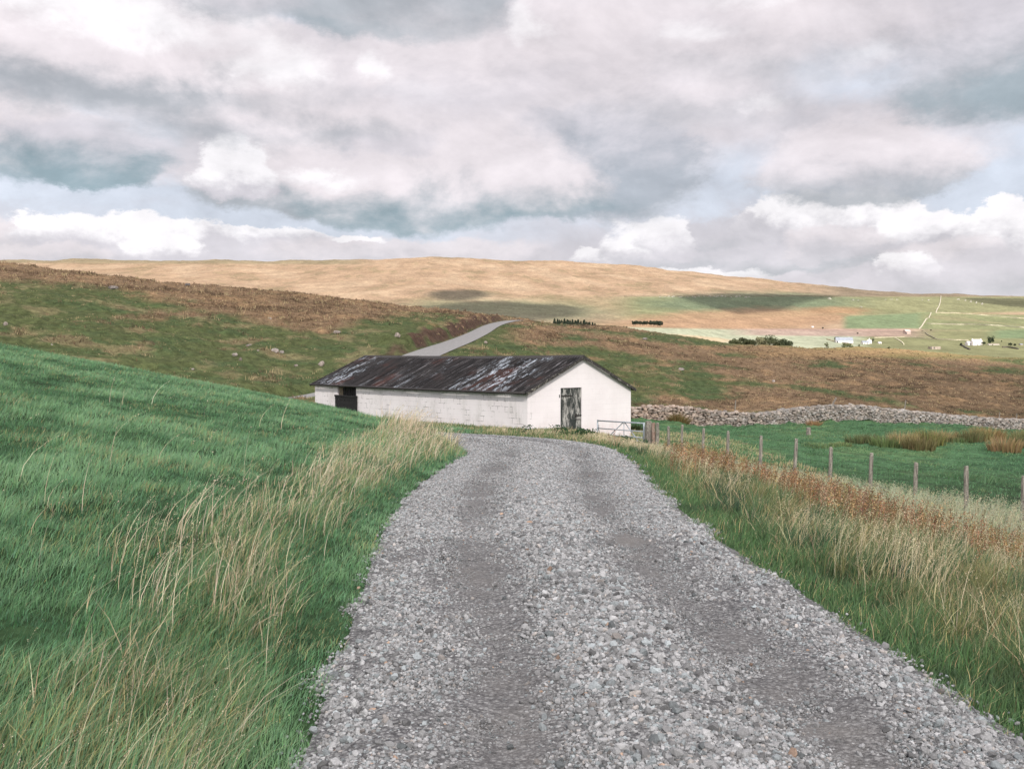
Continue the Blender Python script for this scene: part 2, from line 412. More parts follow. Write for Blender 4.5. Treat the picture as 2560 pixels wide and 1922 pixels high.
# ------------------------------------------------------------------ object helpers
def tag(o, label=None, cat=None, group=None, kind=None):
    if label: o['label'] = label
    if cat: o['category'] = cat
    if group: o['group'] = group
    if kind: o['kind'] = kind
    return o
def empty(name, loc=(0, 0, 0), rz=0.0, label=None, cat=None, group=None):
    o = bpy.data.objects.new(name, None); COL.objects.link(o)
    o.location = loc; o.rotation_euler = (0, 0, rz); o.empty_display_size = 0.2
    return tag(o, label, cat, group)
def mesh_np(name, V, Fc, mats, parent=None, smooth=False, col=None, mat_idx=None, quads=False):
    V = np.ascontiguousarray(V, np.float32); Fc = np.ascontiguousarray(Fc, np.int32)
    k = Fc.shape[1]
    me = bpy.data.meshes.new(name)
    me.vertices.add(len(V)); me.vertices.foreach_set('co', V.ravel())
    me.loops.add(Fc.size); me.loops.foreach_set('vertex_index', Fc.ravel())
    me.polygons.add(len(Fc)); me.polygons.foreach_set('loop_start', np.arange(0, Fc.size, k, dtype=np.int32))
    try: me.polygons.foreach_set('loop_total', np.full(len(Fc), k, np.int32))
    except Exception: pass
    me.polygons.foreach_set('use_smooth', np.full(len(Fc), smooth, bool))
    if mat_idx is not None: me.polygons.foreach_set('material_index', np.ascontiguousarray(mat_idx, np.int32))
    me.update(calc_edges=True)
    if col is not None:
        a = me.color_attributes.new('col', 'FLOAT_COLOR', 'POINT')
        c = np.ones((len(V), 4), np.float32); c[:, :3] = col
        a.data.foreach_set('color', c.ravel())
    for m in (mats if isinstance(mats, (list, tuple)) else [mats]): me.materials.append(m)
    o = bpy.data.objects.new(name, me); COL.objects.link(o)
    if parent: o.parent = parent
    return o
class MB:
    """collects shapes that become ONE mesh object"""
    def __init__(s): s.v = []; s.f = []
    def add(s, vs, fs):
        b = len(s.v); s.v += [tuple(v) for v in vs]; s.f += [tuple(i + b for i in f) for f in fs]
    def box(s, x0, x1, y0, y1, z0, z1, jit=0.0):
        j = lambda: random.uniform(-jit, jit)
        vs = [(x + j(), y + j(), z + j()) for z in (z0, z1) for y in (y0, y1) for x in (x0, x1)]
        s.add(vs, [(0,2,3,1),(4,5,7,6),(0,1,5,4),(2,6,7,3),(0,4,6,2),(1,3,7,5)])
    def prism(s, poly, ax, a, b):
        """poly of 2D points extruded from a to b along axis ax (0,1,2)"""
        def P(p, t):
            q = list(p); q.insert(ax, t); return tuple(q)
        n = len(poly)
        s.add([P(p, a) for p in poly] + [P(p, b) for p in poly],
              [tuple(range(n)), tuple(range(2*n-1, n-1, -1))] + [(i, i+n, (i+1) % n + n, (i+1) % n) for i in range(n)])
    def tube(s, pts, rad, n=8, cap=True):
        pts = [Vector(p) for p in pts]; rad = rad if isinstance(rad, (list, tuple)) else [rad] * len(pts)
        vs = []; fs = []
        for i, p in enumerate(pts):
            d = (pts[min(i+1, len(pts)-1)] - pts[max(i-1, 0)]).normalized()
            a = d.orthogonal().normalized(); b = d.cross(a)
            vs += [p + (a * math.cos(2*math.pi*k/n) + b * math.sin(2*math.pi*k/n)) * rad[i] for k in range(n)]
        for i in range(len(pts)-1):
            fs += [(i*n+k, i*n+(k+1) % n, (i+1)*n+(k+1) % n, (i+1)*n+k) for k in range(n)]
        if cap: fs += [tuple(range(n-1, -1, -1)), tuple(range((len(pts)-1)*n, len(pts)*n))]
        s.add(vs, fs)
    def build(s, name, mat, parent=None, smooth=False, bevel=0):
        me = bpy.data.meshes.new(name); me.from_pydata(s.v, [], s.f)
        import bmesh
        bm = bmesh.new(); bm.from_mesh(me); bmesh.ops.recalc_face_normals(bm, faces=bm.faces); bm.to_mesh(me); bm.free()
        for m in (mat if isinstance(mat, (list, tuple)) else [mat]): me.materials.append(m)
        if smooth:
            for p in me.polygons: p.use_smooth = True
        o = bpy.data.objects.new(name, me); COL.objects.link(o)
        if parent: o.parent = parent
        if bevel:
            md = o.modifiers.new('bevel', 'BEVEL'); md.width = bevel; md.segments = 2; md.limit_method = 'ANGLE'
        return o
def copy_tree(o, parent=None):
    c = o.copy(); COL.objects.link(c); c.parent = parent
    for ch in list(o.children): copy_tree(ch, c)
    return c
def material(name):
    m = bpy.data.materials.new(name); m.use_nodes = True
    t = NT(m.node_tree); bs = m.node_tree.nodes['Principled BSDF']
    return m, t, bs
def bump(t, bs, h, strength=0.5, dist=0.01):
    b = t.new('ShaderNodeBump'); t.put(b.inputs['Height'], h); b.inputs['Strength'].default_value = strength; b.inputs['Distance'].default_value = dist
    t.l.new(b.outputs[0], bs.inputs['Normal'])
#SPLIT
# ------------------------------------------------------------------ materials
def mat_land():
    m, t, bs = material('moorland_ground')
    a = t.new('ShaderNodeAttribute', attribute_name='col')
    tc = t.new('ShaderNodeTexCoord').outputs['Object']
    dist = t.vm('LENGTH', tc, out=1)
    near = t.mr(dist, 60, 20)
    mid = t.mr(dist, 260, 500)
    n1 = t.noise(tc, 9.0, 5, 0.65)
    n2 = t.noise(tc, 1.3, 6, 0.65)
    st = t.vm('MULTIPLY', tc, (0.011, 0.0035, 0.03))
    n3 = t.noise(st, 1.0, 9, 0.62, 0.6)
    st2 = t.vm('MULTIPLY', tc, (0.05, 0.012, 0.12))
    n4 = t.noise(st2, 1.0, 5, 0.6)
    f_mid = t.m('MULTIPLY', t.mr(n1, 0.3, 0.72, 0.72, 1.3), t.mr(n2, 0.3, 0.7, 0.66, 1.4))
    n5 = t.noise(t.vm('MULTIPLY', tc, (0.22, 0.035, 0.4)), 1.0, 6, 0.75)
    f_far = t.m('MULTIPLY', t.mr(n3, 0.33, 0.68, 0.86, 1.12), t.m('MULTIPLY', t.mr(n4, 0.3, 0.7, 0.88, 1.12), t.mr(n5, 0.3, 0.7, 0.74, 1.26)))
    f = t.new('ShaderNodeMix', data_type='FLOAT'); t.put(f.inputs[0], mid); t.put(f.inputs[2], f_mid); t.put(f.inputs[3], f_far)
    c = t.vm('SCALE', a.outputs['Color'], f.outputs[0])
    t.put(bs.inputs['Base Color'], c)
    bs.inputs['Roughness'].default_value = 0.95
    bs.inputs['Specular IOR Level'].default_value = 0.1
    h = t.m('MULTIPLY', n2, t.mr(dist, 30, 90, 0.15, 1.0))
    bump(t, bs, h, 0.9, 0.35)
    return m
def mat_blades(name, trans=0.35, rough=0.6, spec=0.25):
    m, t, bs = material(name)
    a = t.new('ShaderNodeAttribute', attribute_name='col').outputs['Color']
    t.put(bs.inputs['Base Color'], a)
    bs.inputs['Roughness'].default_value = rough
    bs.inputs['Specular IOR Level'].default_value = spec
    tr = t.new('ShaderNodeBsdfTranslucent'); t.put(tr.inputs[0], a)
    mx = t.new('ShaderNodeMixShader'); mx.inputs[0].default_value = trans
    out = t.n['Material Output']
    t.l.new(bs.outputs[0], mx.inputs[1]); t.l.new(tr.outputs[0], mx.inputs[2]); t.l.new(mx.outputs[0], out.inputs[0])
    return m
M_LAND = mat_land()
M_GRASS = mat_blades('grass_blades')
M_DRY = mat_blades('dry_stems', 0.25, 0.7, 0.15)
M_LEAF = mat_blades('tree_leaves', 0.25, 0.6, 0.2)

# ------------------------------------------------------------------ the land, one sheet to the horizon
def build_land():
    th_in = np.arange(-34, 34.01, 0.085)
    th = np.radians(np.concatenate([np.linspace(-180, -36, 60)[:-1], np.linspace(-36, -34, 5)[:-1], th_in, np.linspace(34, 36, 5)[1:], np.linspace(36, 180, 60)[1:-1]]))
    r = np.concatenate([[0.4], np.exp(np.arange(math.log(0.8), math.log(40), 0.02)), np.exp(np.arange(math.log(40), math.log(400), 0.0075)), np.exp(np.arange(math.log(400), math.log(9800), 0.0105))])
    T, RR = np.meshgrid(th, r)
    X = RR * np.sin(T); Y = RR * np.cos(T)
    Z = ground(X, Y)
    nr, nt = X.shape
    V = np.stack([X.ravel(), Y.ravel(), Z.ravel()], 1)
    i = np.arange(nr - 1)[:, None] * nt; j = np.arange(nt)[None, :]; j2 = (j + 1) % nt
    Fc = np.stack([i + j, i + j2, i + nt + j2, i + nt + j], -1).reshape(-1, 4)[:, ::-1]
    V = np.vstack([V, [[0, 0, float(ground(0.0, 0.0))]]]); c = len(V) - 1
    # centre fan is covered by the track: close it with quads folded to the centre point
    fan = np.array([[c, c, k, (k + 1) % nt] for k in range(0)]).reshape(-1, 4).astype(int)
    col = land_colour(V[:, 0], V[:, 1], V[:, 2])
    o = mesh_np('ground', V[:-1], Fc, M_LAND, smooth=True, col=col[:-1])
    tag(o, 'grassy moorland ground rising to far tawny fells', kind='structure')
    return o
C_ = lambda *a: np.array(a)
GREEN = C_(.076, .094, .038); BROWN = C_(.19, .130, .080); STRAW = C_(.31, .26, .145); DKBR = C_(.125, .082, .05)
PAST = C_(.06, .13, .06)
def lerp(c, k, w): return c * (1 - w[:, None]) + k * w[:, None]
RIDGE = ([-500, 0, 333, 529, 724, 900, 1081, 1262, 1308], [640, 660, 696, 718, 738, 750, 775, 792, 800])
BAND = ([-500, 0, 300, 550, 700, 820, 900, 1000, 1300], [26, 30, 38, 55, 78, 84, 50, 24, 8])
def brown_mask(px, py, X, Y):
    """0 green turf ... 1 brown bent and sedge, on the nearer hills"""
    n = fbm(X / 16, Y / 30, 5, 21) ; n2 = fbm(X / 4, Y / 7, 4, 22)
    n3 = fbm(px / 170, (py - .06 * px) / 15, 5, 23)
    d = py - np.interp(px, *RIDGE)
    bw = np.interp(px, *BAND)
    left = ss(d + 22 * n + 12 * n2, bw + 12, bw - 12)
    # upper right moor
    def el(cx, cy, rx, ry, sl=0.0, soft=0.5):
        q = np.hypot((px - cx) / rx, (py - cy - sl * (px - cx)) / ry) + 0.75 * n3 + 0.4 * n2
        return ss(q, 1 + soft * .7, 1 - soft * .7)
    right = np.zeros_like(px)
    for e in [(1370, 838, 110, 22, 0.08), (1600, 865, 260, 13, 0.13), (1480, 818, 130, 8, 0.1), (2350, 960, 480, 55, 0.1), (1850, 905, 260, 18, 0.12),
              (2050, 940, 330, 26, 0.07), (1980, 1000, 230, 34, 0.0), (2100, 895, 420, 12, 0.05), (1650, 880, 330, 9, 0.16), (1750, 1008, 330, 13, 0.0), (2500, 1010, 300, 60, 0.05),
              (1950, 876, 300, 10, 0.04), (1280, 800, 60, 8, 0.0)]:
        right = np.maximum(right, el(*e))
    rw = ss(px, 1240, 1330)
    b = left * (1 - rw) + right * rw
    spots = ss(n2 + 0.5 * n, 0.30, 0.65) * 0.35
    spots = spots + 0.8 * (el(385, 790, 70, 10) + el(500, 785, 60, 7)) * (1 - rw)
    return np.clip(np.maximum(b, spots), 0, 1), n, n2, n3
def land_colour(X, Y, Z):
    px, py = proj(X, np.maximum(Y, 0.5), Z)
    behind = Y < 0.5
    px = np.where(behind, 1280, np.clip(px, -2000, 4600)); py = np.where(behind, 1500, np.clip(py, 300, 3000))
    r = np.hypot(X, Y)
    c = np.tile(C_(.03, .06, .026), (len(X), 1))
    # nearer hills
    b, n, n2, n3 = brown_mask(px, py, X, Y)
    hill = np.tile(GREEN, (len(X), 1))
    hill = lerp(hill, C_(.055, .088, .036), ss(n3 + n2 * .5, -0.1, 0.5) * 0.7)
    hill = lerp(hill, STRAW * .75, ss(n2 - 0.4 * n3, 0.1, 0.6) * 0.5)
    br = lerp(np.tile(BROWN, (len(X), 1)), DKBR, ss(.5 * n2 + n3, -0.05, 0.4) * 0.8)
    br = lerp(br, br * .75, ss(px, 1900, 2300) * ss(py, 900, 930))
    br = lerp(br, C_(.29, .19, .105), ss(-n2 + .5 * n, 0.1, 0.7) * 0.6)
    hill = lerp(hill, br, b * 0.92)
    crestw = ss(px, 1700, 2150) * ss(py, 905, 885) * ss(Y, 150, 200)
    hill = lerp(hill, C_(.36, .25, .12), crestw * 0.55)  # golden tone along the right moor crest
    c = lerp(c, hill, ss(r, 44, 56))
    # right pasture between fence and wall
    wy = np.interp(px, [1560, 1900, 2560, 3000], [66, 70, 86, 92])
    past = ss(Y, 24, 36) * ss(Y, wy + 1, wy - 1) * ss(X, 4, 8)
    pc = np.tile(PAST, (len(X), 1)); pc = lerp(pc, C_(.033, .085, .04), ss(n2 + n, 0.05, .5) * .7); pc = lerp(pc, C_(.11, .17, .07), ss(-n2 + n3 * .5, 0.2, .6) * .5)
    c = lerp(c, pc, past)
    # peat bank by the lane
    lat, hw, tz, idx = track_info(X, Y)
    pk = ss(r, 78, 86) * ss(r, 176, 158) * ss(-lat, hw + .1, hw + .5) * ss(-lat, hw + 2.3, hw + 1.2)
    c = lerp(c, C_(.085, .055, .040), pk * ss(n2, -0.9, -0.3))
    # far valley and fell
    fx = fbm(X / 160, Y / 420, 5, 31); fy = fbm(X / 45, Y / 130, 4, 32)
    far = np.tile(C_(.41, .295, .195), (len(X), 1))
    far = lerp(far, C_(.50, .39, .265), ss(fx, 0.0, 0.6) * .5)
    far = lerp(far, C_(.33, .235, .145), ss(-fx - .4 * fy, 0.1, 0.7) * .5)
    far = lerp(far, C_(.27, .22, .13), ss(fy - fx, 0.35, 0.8) * .6)
    def pe(cx, cy, rx, ry, sl=0.0, soft=0.25, ns=0.12):
        q = np.hypot((px - cx) / rx, (py - cy - sl * (px - cx)) / ry) + ns * (fx + fy)
        return ss(q, 1 + soft, 1 - soft)
    def pb(x0, x1, y0, y1, s0=0.0, s1=0.0, soft=5, sx=12):
        yy0 = y0 + s0 * (px - x0); yy1 = y1 + s1 * (px - x0)
        return ss(px, x0 - sx, x0 + sx) * ss(px, x1 + sx, x1 - sx) * ss(py, yy0 - soft, yy0 + soft) * ss(py, yy1 + soft, yy1 - soft)
    GR = C_(.235, .262, .135); GR2 = C_(.19, .26, .14); PALE = C_(.42, .46, .33)
    top = np.tile(C_(.25, .22, .135), (len(X), 1))
    far = lerp(far, top[0], pb(-600, 900, 600, 655, 0, 0.004, 3, 60) * .75)
    far = lerp(far, top[0] * .9, pb(1080, 1230, 630, 646, 0, 0, 3, 40) * .6)
    far = lerp(far, GR, pe(1500, 765, 420, 22, 0, .5) * .35)
    far = lerp(far, GR, pb(1560, 2700, 741, 800, 0.0, -0.02, 3, 60) * .85)
    far = lerp(far, C_(.15, .20, .125), pe(1880, 757, 260, 26, 0, .4) * .8)  # pasture green, darkened to deepen the cloud shadow lying here
    far = lerp(far, C_(.41, .27, .165), pe(1850, 798, 290, 26, -0.03, .3) * .85)
    far = lerp(far, C_(.36, .22, .125), pe(2090, 775, 80, 8, 0, .5) * .7)
    far = lerp(far, C_(.20, .225, .14), pe(1290, 778, 240, 26, .04, .4) * .75)  # heathery green, toned down so the cloud shade reads darker
    far = lerp(far, C_(.17, .18, .12), pe(1150, 738, 80, 12, 0, .3) * .6)  # shade painted in, a dark patch matching the small cloud shadow
    far = lerp(far, GR2, pb(2110, 2330, 790, 822, -0.04, 0.0, 3, 14) * .95)
    far = lerp(far, GR, pb(2300, 2800, 782, 826, 0.02, 0, 3) * .95)
    far = lerp(far, C_(.33, .29, .17), pb(2300, 2800, 786, 806, 0.03, 0.03, 3) * .5 * ss(fx, -.2, .3))
    far = lerp(far, C_(.24, .255, .13), pb(2040, 2900, 826, 900, 0.0, 0, 3) * .95)
    far = lerp(far, GR2, pb(2480, 2900, 826, 846, -0.03, 0, 3, 30) * .9)
    far = lerp(far, PALE, pb(1560, 2160, 818, 900, 0.02, 0, 3, 30) * .95)
    far = lerp(far, C_(.55, .42, .27), pe(1720, 846, 110, 8, 0.07, .3, .1) * .8)
    far = lerp(far, C_(.44, .32, .27), pb(1850, 2300, 822, 838, 0.0, 0.01, 2, 60) * .85)
    far = lerp(far, C_(.20, .17, .12), pb(2050, 2900, 690, 741, 0.03, 0.0, 3, 90) * .8)
    stripe = ss(np.abs(py - (712 + 0.03 * (px - 1900) + 6 * fx)), 3, 0.5)
    far = lerp(far, C_(.20, .165, .11), ss(px, 1950, 2100) * stripe * .4)
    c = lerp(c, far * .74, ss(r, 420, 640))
    return c
build_land()

# ------------------------------------------------------------------ gravel track and hill lane
def strip_profile(l, s, near):
    """height of the track surface at relative offset l (-1..1), distance s"""
    lm = l
    return (0.05 * np.exp(-(lm / 0.22) ** 2) - 0.035 * (np.exp(-((np.abs(lm) - 0.47) / 0.16) ** 2)) - 0.05 * ss(np.abs(lm), 0.8, 1.05)) * near
def mat_gravel():
    m, t, bs = material('gravel')
    tc = t.new('ShaderNodeTexCoord').outputs['Object']
    at = t.new('ShaderNodeAttribute', attribute_name='col')
    lr, lg, lb = t.sep(at.outputs['Vector'])      # r: how worn and smooth (wheel ruts)
    v1 = t.new('ShaderNodeTexVoronoi'); t.put(v1.inputs['Vector'], tc); v1.inputs['Scale'].default_value = 42
    v2 = t.new('ShaderNodeTexVoronoi'); t.put(v2.inputs['Vector'], tc); v2.inputs['Scale'].default_value = 95
    s1 = t.m('MULTIPLY', t.sep(v1.outputs['Color'])[0], 1.0)
    s2 = t.sep(v2.outputs['Color'])[0]
    g = t.m('ADD', t.m('MULTIPLY', s1, 0.55), t.m('MULTIPLY', s2, 0.45))
    stone = t.mix(t.mr(g, 0.15, 0.9, smooth=False), (.07, .074, .076), (.36, .37, .37))
    edge = t.mr(v1.outputs[0], 0.30, 0.62)
    stone = t.mix(t.m('MULTIPLY', edge, 0.55), stone, (.05, .05, .055))
    nz = t.noise(tc, 130, 3, 0.7)
    dust = t.mix(t.mr(nz, 0.3, 0.7), (.125, .122, .115), (.215, .21, .20))
    n2 = t.noise(tc, 2.2, 4, 0.6)
    worn = t.m('MULTIPLY', lr, t.mr(n2, 0.38, 0.62, 0.35, 1.0))
    c = t.mix(t.m('MULTIPLY', worn, 0.85), stone, dust)
    c = t.mix(t.mr(t.noise(tc, 0.5, 3), 0.4, 0.7, 0, .25), c, (.14, .135, .13))
    t.put(bs.inputs['Base Color'], c)
    bs.inputs['Roughness'].default_value = 0.9; bs.inputs['Specular IOR Level'].default_value = 0.2
    h = t.m('MULTIPLY_ADD', t.m('SUBTRACT', 1.0, v1.outputs[0]), 0.7, t.m('MULTIPLY', t.m('SUBTRACT', 1.0, v2.outputs[0]), 0.4))
    h = t.m('MULTIPLY', h, t.m('SUBTRACT', 1.0, t.m('MULTIPLY', worn, 0.6)))
    bump(t, bs, h, 0.9, 0.02)
    return m
M_GRAVEL = mat_gravel()
def lane_xyz(i, l, near=1.0):
    """points on the track: fractional index i along PS, relative offset l"""
    i = np.clip(i, 0, len(PS) - 1.001); k = i.astype(int); f = (i - k)
    P = PS[k] * (1 - f[:, None]) + PS[k+1] * f[:, None]
    z = PZ[k] * (1 - f) + PZ[k+1] * f
    T_ = TAN[k] * (1 - f[:, None]) + TAN[k+1] * f[:, None]
    lat = l * P[:, 2]
    X = P[:, 0] + T_[:, 1] * lat; Y = P[:, 1] - T_[:, 0] * lat
    return X, Y, z + strip_profile(l, i, near)
def build_track(name, i0, i1, step, nl, mat, label, near=1.0):
    ii = np.arange(i0, i1, step); ll = np.linspace(-1.035, 1.035, nl)
    I, L = np.meshgrid(ii, ll, indexing='ij')
    X, Y, Z = lane_xyz(I.ravel(), L.ravel(), near)
    wob = 1 + 0.0 * X
    V = np.stack([X, Y, Z + 0.006 + 0.012 * fbm(X * 2.5, Y * 2.5, 3, 41) * near], 1)
    n = len(ll); a = np.arange(len(ii) - 1)[:, None] * n; b = np.arange(n - 1)[None, :]
    Fc = np.stack([a + b, a + b + 1, a + n + b + 1, a + n + b], -1).reshape(-1, 4)[:, ::-1]
    rut = np.exp(-((np.abs(L.ravel()) - 0.47) / 0.17) ** 2) * np.interp(Y, [4, 14, 28], [1, .75, .4])
    rut = np.clip(rut * (0.75 + 0.6 * fbm(X * .35, Y * .35, 2, 43)), 0, 1)
    col = np.stack([rut, rut, rut], 1)
    o = mesh_np(name, V, Fc[:, ::-1], mat, smooth=True, col=col)
    return tag(o, label, kind='structure')
i_bend = int(np.argmin(np.hypot(PS[:, 0] + 9.4, PS[:, 1] - 40.6)))
build_track('gravel_track', 0, i_bend, 0.12, 41, M_GRAVEL, 'loose grey gravel track with two worn wheel ruts')
def mat_lane():
    m, t, bs = material('worn_tarmac')
    tc = t.new('ShaderNodeTexCoord').outputs['Object']
    c = t.mix(t.mr(t.noise(tc, 3.0, 6, .7), .3, .7), (.20, .205, .20), (.29, .29, .285))
    c = t.mix(t.mr(t.noise(tc, 40.0, 3, .7), .4, .75, 0, .4), c, (.12, .12, .12))
    t.put(bs.inputs['Base Color'], c); bs.inputs['Roughness'].default_value = .9
    return m
build_track('hill_lane', i_bend - 1, len(PS) - 2, 0.5, 9, mat_lane(), 'pale grey lane climbing over the hill behind the barn', 0.4)

# ------------------------------------------------------------------ loose stones on the track
def ico(sub):
    import bmesh
    bm = bmesh.new(); bmesh.ops.create_icosphere(bm, subdivisions=sub, radius=1.0)
    v = np.array([x.co[:] for x in bm.verts]); f = np.array([[q.index for q in p.verts] for p in bm.faces]); bm.free()
    return v, f
ICO1 = ico(1); ICO2 = ico(2)
def rot_mats(n, tilt=0.5):
    a = rng.uniform(0, 2 * np.pi, n); bx = rng.normal(0, tilt, n); by = rng.normal(0, tilt, n)
    ca, sa = np.cos(a), np.sin(a); cx, sx = np.cos(bx), np.sin(bx); cy_, sy = np.cos(by), np.sin(by)
    Z = np.zeros((n, 3, 3)); Z[:, 0, 0] = ca; Z[:, 0, 1] = -sa; Z[:, 1, 0] = sa; Z[:, 1, 1] = ca; Z[:, 2, 2] = 1
    Xm = np.zeros((n, 3, 3)); Xm[:, 0, 0] = 1; Xm[:, 1, 1] = cx; Xm[:, 1, 2] = -sx; Xm[:, 2, 1] = sx; Xm[:, 2, 2] = cx
    Ym = np.zeros((n, 3, 3)); Ym[:, 1, 1] = 1; Ym[:, 0, 0] = cy_; Ym[:, 0, 2] = sy; Ym[:, 2, 0] = -sy; Ym[:, 2, 2] = cy_
    return Xm @ Ym @ Z
def scatter_stones(P, size, colr, variants, flat=(0.55, 0.85), tilt=0.5):
    n = len(P); vs, fs = variants
    nv = vs.shape[1]; k = rng.integers(0, len(vs), n)
    base = vs[k] * np.stack([rng.uniform(.8, 1.25, n), rng.uniform(.65, 1.0, n), rng.uniform(*flat, n)], 1)[:, None, :] * size[:, None, None]
    V = np.einsum('nij,nvj->nvi', rot_mats(n, tilt), base) + P[:, None, :]
    Fc = (fs[None] + (np.arange(n) * nv)[:, None, None]).reshape(-1, 3)
    return V.reshape(-1, 3), Fc, np.repeat(colr, nv, 0)
def rock_variants(n, ic, amp=0.32, cuts=5):
    v, f = ic; out = []
    for i in range(n):
        r_ = np.random.default_rng(100 + i)
        q = v.copy()
        for _ in range(cuts):                # chop flat faces into it
            d = r_.normal(size=3); d /= np.linalg.norm(d); h = r_.uniform(.45, .8)
            s = q @ d; q = q - np.where(s > h, s - h, 0)[:, None] * d
        q *= (1 + r_.uniform(-amp, amp, (len(q), 1)) * .5)
        out.append(q)
    return np.array(out), f
def mat_stones(name, s1=60, contrast=0.25):
    m, t, bs = material(name)
    a = t.new('ShaderNodeAttribute', attribute_name='col').outputs['Color']
    tc = t.new('ShaderNodeTexCoord').outputs['Object']
    n = t.noise(tc, s1, 4, .7)
    c = t.vm('SCALE', a, t.mr(n, .3, .7, 1 - contrast, 1 + contrast))
    t.put(bs.inputs['Base Color'], c); bs.inputs['Roughness'].default_value = .85; bs.inputs['Specular IOR Level'].default_value = .3
    return m
def gravel():
    def batch(n, y0, y1, p, s0, s1, rutlim, zoff):
        # y roughly equals index*0.5-14
        U = rng.uniform(0, 1, n)
        p = p + 1e-4
        Yd = (y0 ** (1 - p) + U * (y1 ** (1 - p) - y0 ** (1 - p))) ** (1 / (1 - p))
        i = np.interp(Yd, PS[:i_bend, 1], np.arange(i_bend))
        l = rng.uniform(-1.16, 1.16, n)
        rut = np.exp(-((np.abs(l) - .47) / .19) ** 2) * np.clip(.8 + .9 * fbm(i * .25, l * 2.0, 3, 47), .2, 1)
        keep = rng.uniform(0, 1, n) > rut * rutlim
        i, l, rut, Yd = i[keep], l[keep], rut[keep], Yd[keep]
        # ragged edges
        X, Y, Z = lane_xyz(i, l)
        e = 1.0 + 0.08 * fbm(X * 1.3, Y * 1.3, 3, 51) + rng.exponential(.02, len(X))
        k = np.abs(l) < e
        X, Y, Z, rut, Yd, l = X[k], Y[k], Z[k], rut[k], Yd[k], l[k]
        n = len(X)
        sz = np.exp(rng.uniform(math.log(s0), math.log(s1), n) * .5 + .5 * rng.uniform(math.log(s0), math.log(s1), n)) * (1 - .35 * rut) * (1 + .25 * np.exp(-(l / .25) ** 2))
        g = np.clip(rng.beta(1.8, 2.2, n) * .40 + .08, .06, .5) * (1 - .25 * rut)
        tint = rng.uniform(0, 1, n)
        c = np.stack([g * .97, g * 1.0, g * 1.01], 1)
        pk = tint > .94; c[pk] *= [1.08, 1.0, .94]
        br = tint > .996; c[br] *= [1.15, .88, .7]
        gr = tint < .2; c[gr] *= [.9, .98, 1.0]
        return np.stack([X, Y, Z + zoff * sz], 1), sz, c
    fine = rock_variants(10, ICO1, .3, 3)
    sets = [batch(150000, 2.6, 9.5, 1.1, .0055, .019, .80, .45), batch(95000, 9, 19, .9, .009, .025, .66, .45),
            batch(48000, 18, 40, .8, .018, .035, .35, .4), batch(150000, 2.6, 11.0, 1.0, .003, .0085, .0, .4),
            batch(2600, 2.6, 12, .6, .02, .031, .8, .6)]
    P = np.concatenate([s[0] for s in sets]); sz = np.concatenate([s[1] for s in sets]); c = np.concatenate([s[2] for s in sets])
    # a thin scatter thrown out on to the verges
    V, Fc, cc = scatter_stones(P, sz, c, fine)
    o = mesh_np('gravel', V, Fc, mat_stones('gravel_stones', 140, .22), col=cc)
    tag(o, 'loose crushed grey stone lying on the track', 'gravel', kind='stuff')
gravel()

# ------------------------------------------------------------------ grass blades
def blades(name, P, h, w, lean, leandir, col, mat, label, cat, tipcol=None, seg=2, up=None, heads=None, parent=None):
    """one mesh of tapering bent blades. P (n,3); h, w, lean (n); leandir angle (n)"""
    n = len(P)
    ld = np.stack([np.cos(leandir), np.sin(leandir), np.zeros(n)], 1)
    fa = leandir + rng.uniform(-1.2, 1.2, n) + np.pi / 2
    sd = np.stack([np.cos(fa), np.sin(fa), np.zeros(n)], 1) * (w[:, None] * .5)
    ts = np.linspace(0, 1, seg + 1)
    rings = []
    for i, t_ in enumerate(ts):
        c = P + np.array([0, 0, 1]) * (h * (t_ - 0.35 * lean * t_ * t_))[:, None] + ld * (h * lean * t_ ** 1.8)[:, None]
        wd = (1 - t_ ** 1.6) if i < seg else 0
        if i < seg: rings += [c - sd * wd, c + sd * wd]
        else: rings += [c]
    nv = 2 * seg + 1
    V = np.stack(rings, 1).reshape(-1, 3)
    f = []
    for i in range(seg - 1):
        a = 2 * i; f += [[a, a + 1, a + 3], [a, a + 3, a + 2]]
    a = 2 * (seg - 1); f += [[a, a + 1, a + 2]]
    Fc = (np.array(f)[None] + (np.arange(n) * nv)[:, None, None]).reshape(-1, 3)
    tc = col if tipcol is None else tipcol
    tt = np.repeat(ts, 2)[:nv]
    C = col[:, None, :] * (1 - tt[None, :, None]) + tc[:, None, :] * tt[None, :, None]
    C = C.reshape(-1, 3)
    if heads is not None:
        Vh, Fh, Ch = heads
        Fc = np.concatenate([Fc, Fh + len(V)]); V = np.concatenate([V, Vh]); C = np.concatenate([C, Ch])
    o = mesh_np(name, V, Fc, mat, smooth=False, col=C, parent=parent)
    if label: tag(o, label, cat, kind='stuff')
    return o
def leaf_bits(P, size, col, updir=1.0):
    """small two-triangle flakes (seeds, leaves) with random facing"""
    n = len(P)
    a = rng.normal(size=(n, 3)); a /= np.linalg.norm(a, axis=1)[:, None]
    b = np.cross(a, rng.normal(size=(n, 3))); b /= np.linalg.norm(b, axis=1)[:, None] + 1e-9
    a = a * size[:, None]; b = b * size[:, None] * .55
    V = np.stack([P - a, P - b, P + a, P + b], 1).reshape(-1, 3)
    k = (np.arange(n) * 4)[:, None]
    Fc = np.concatenate([k + [[0, 1, 2]], k + [[0, 2, 3]]])
    return V, Fc, np.repeat(col, 4, 0)
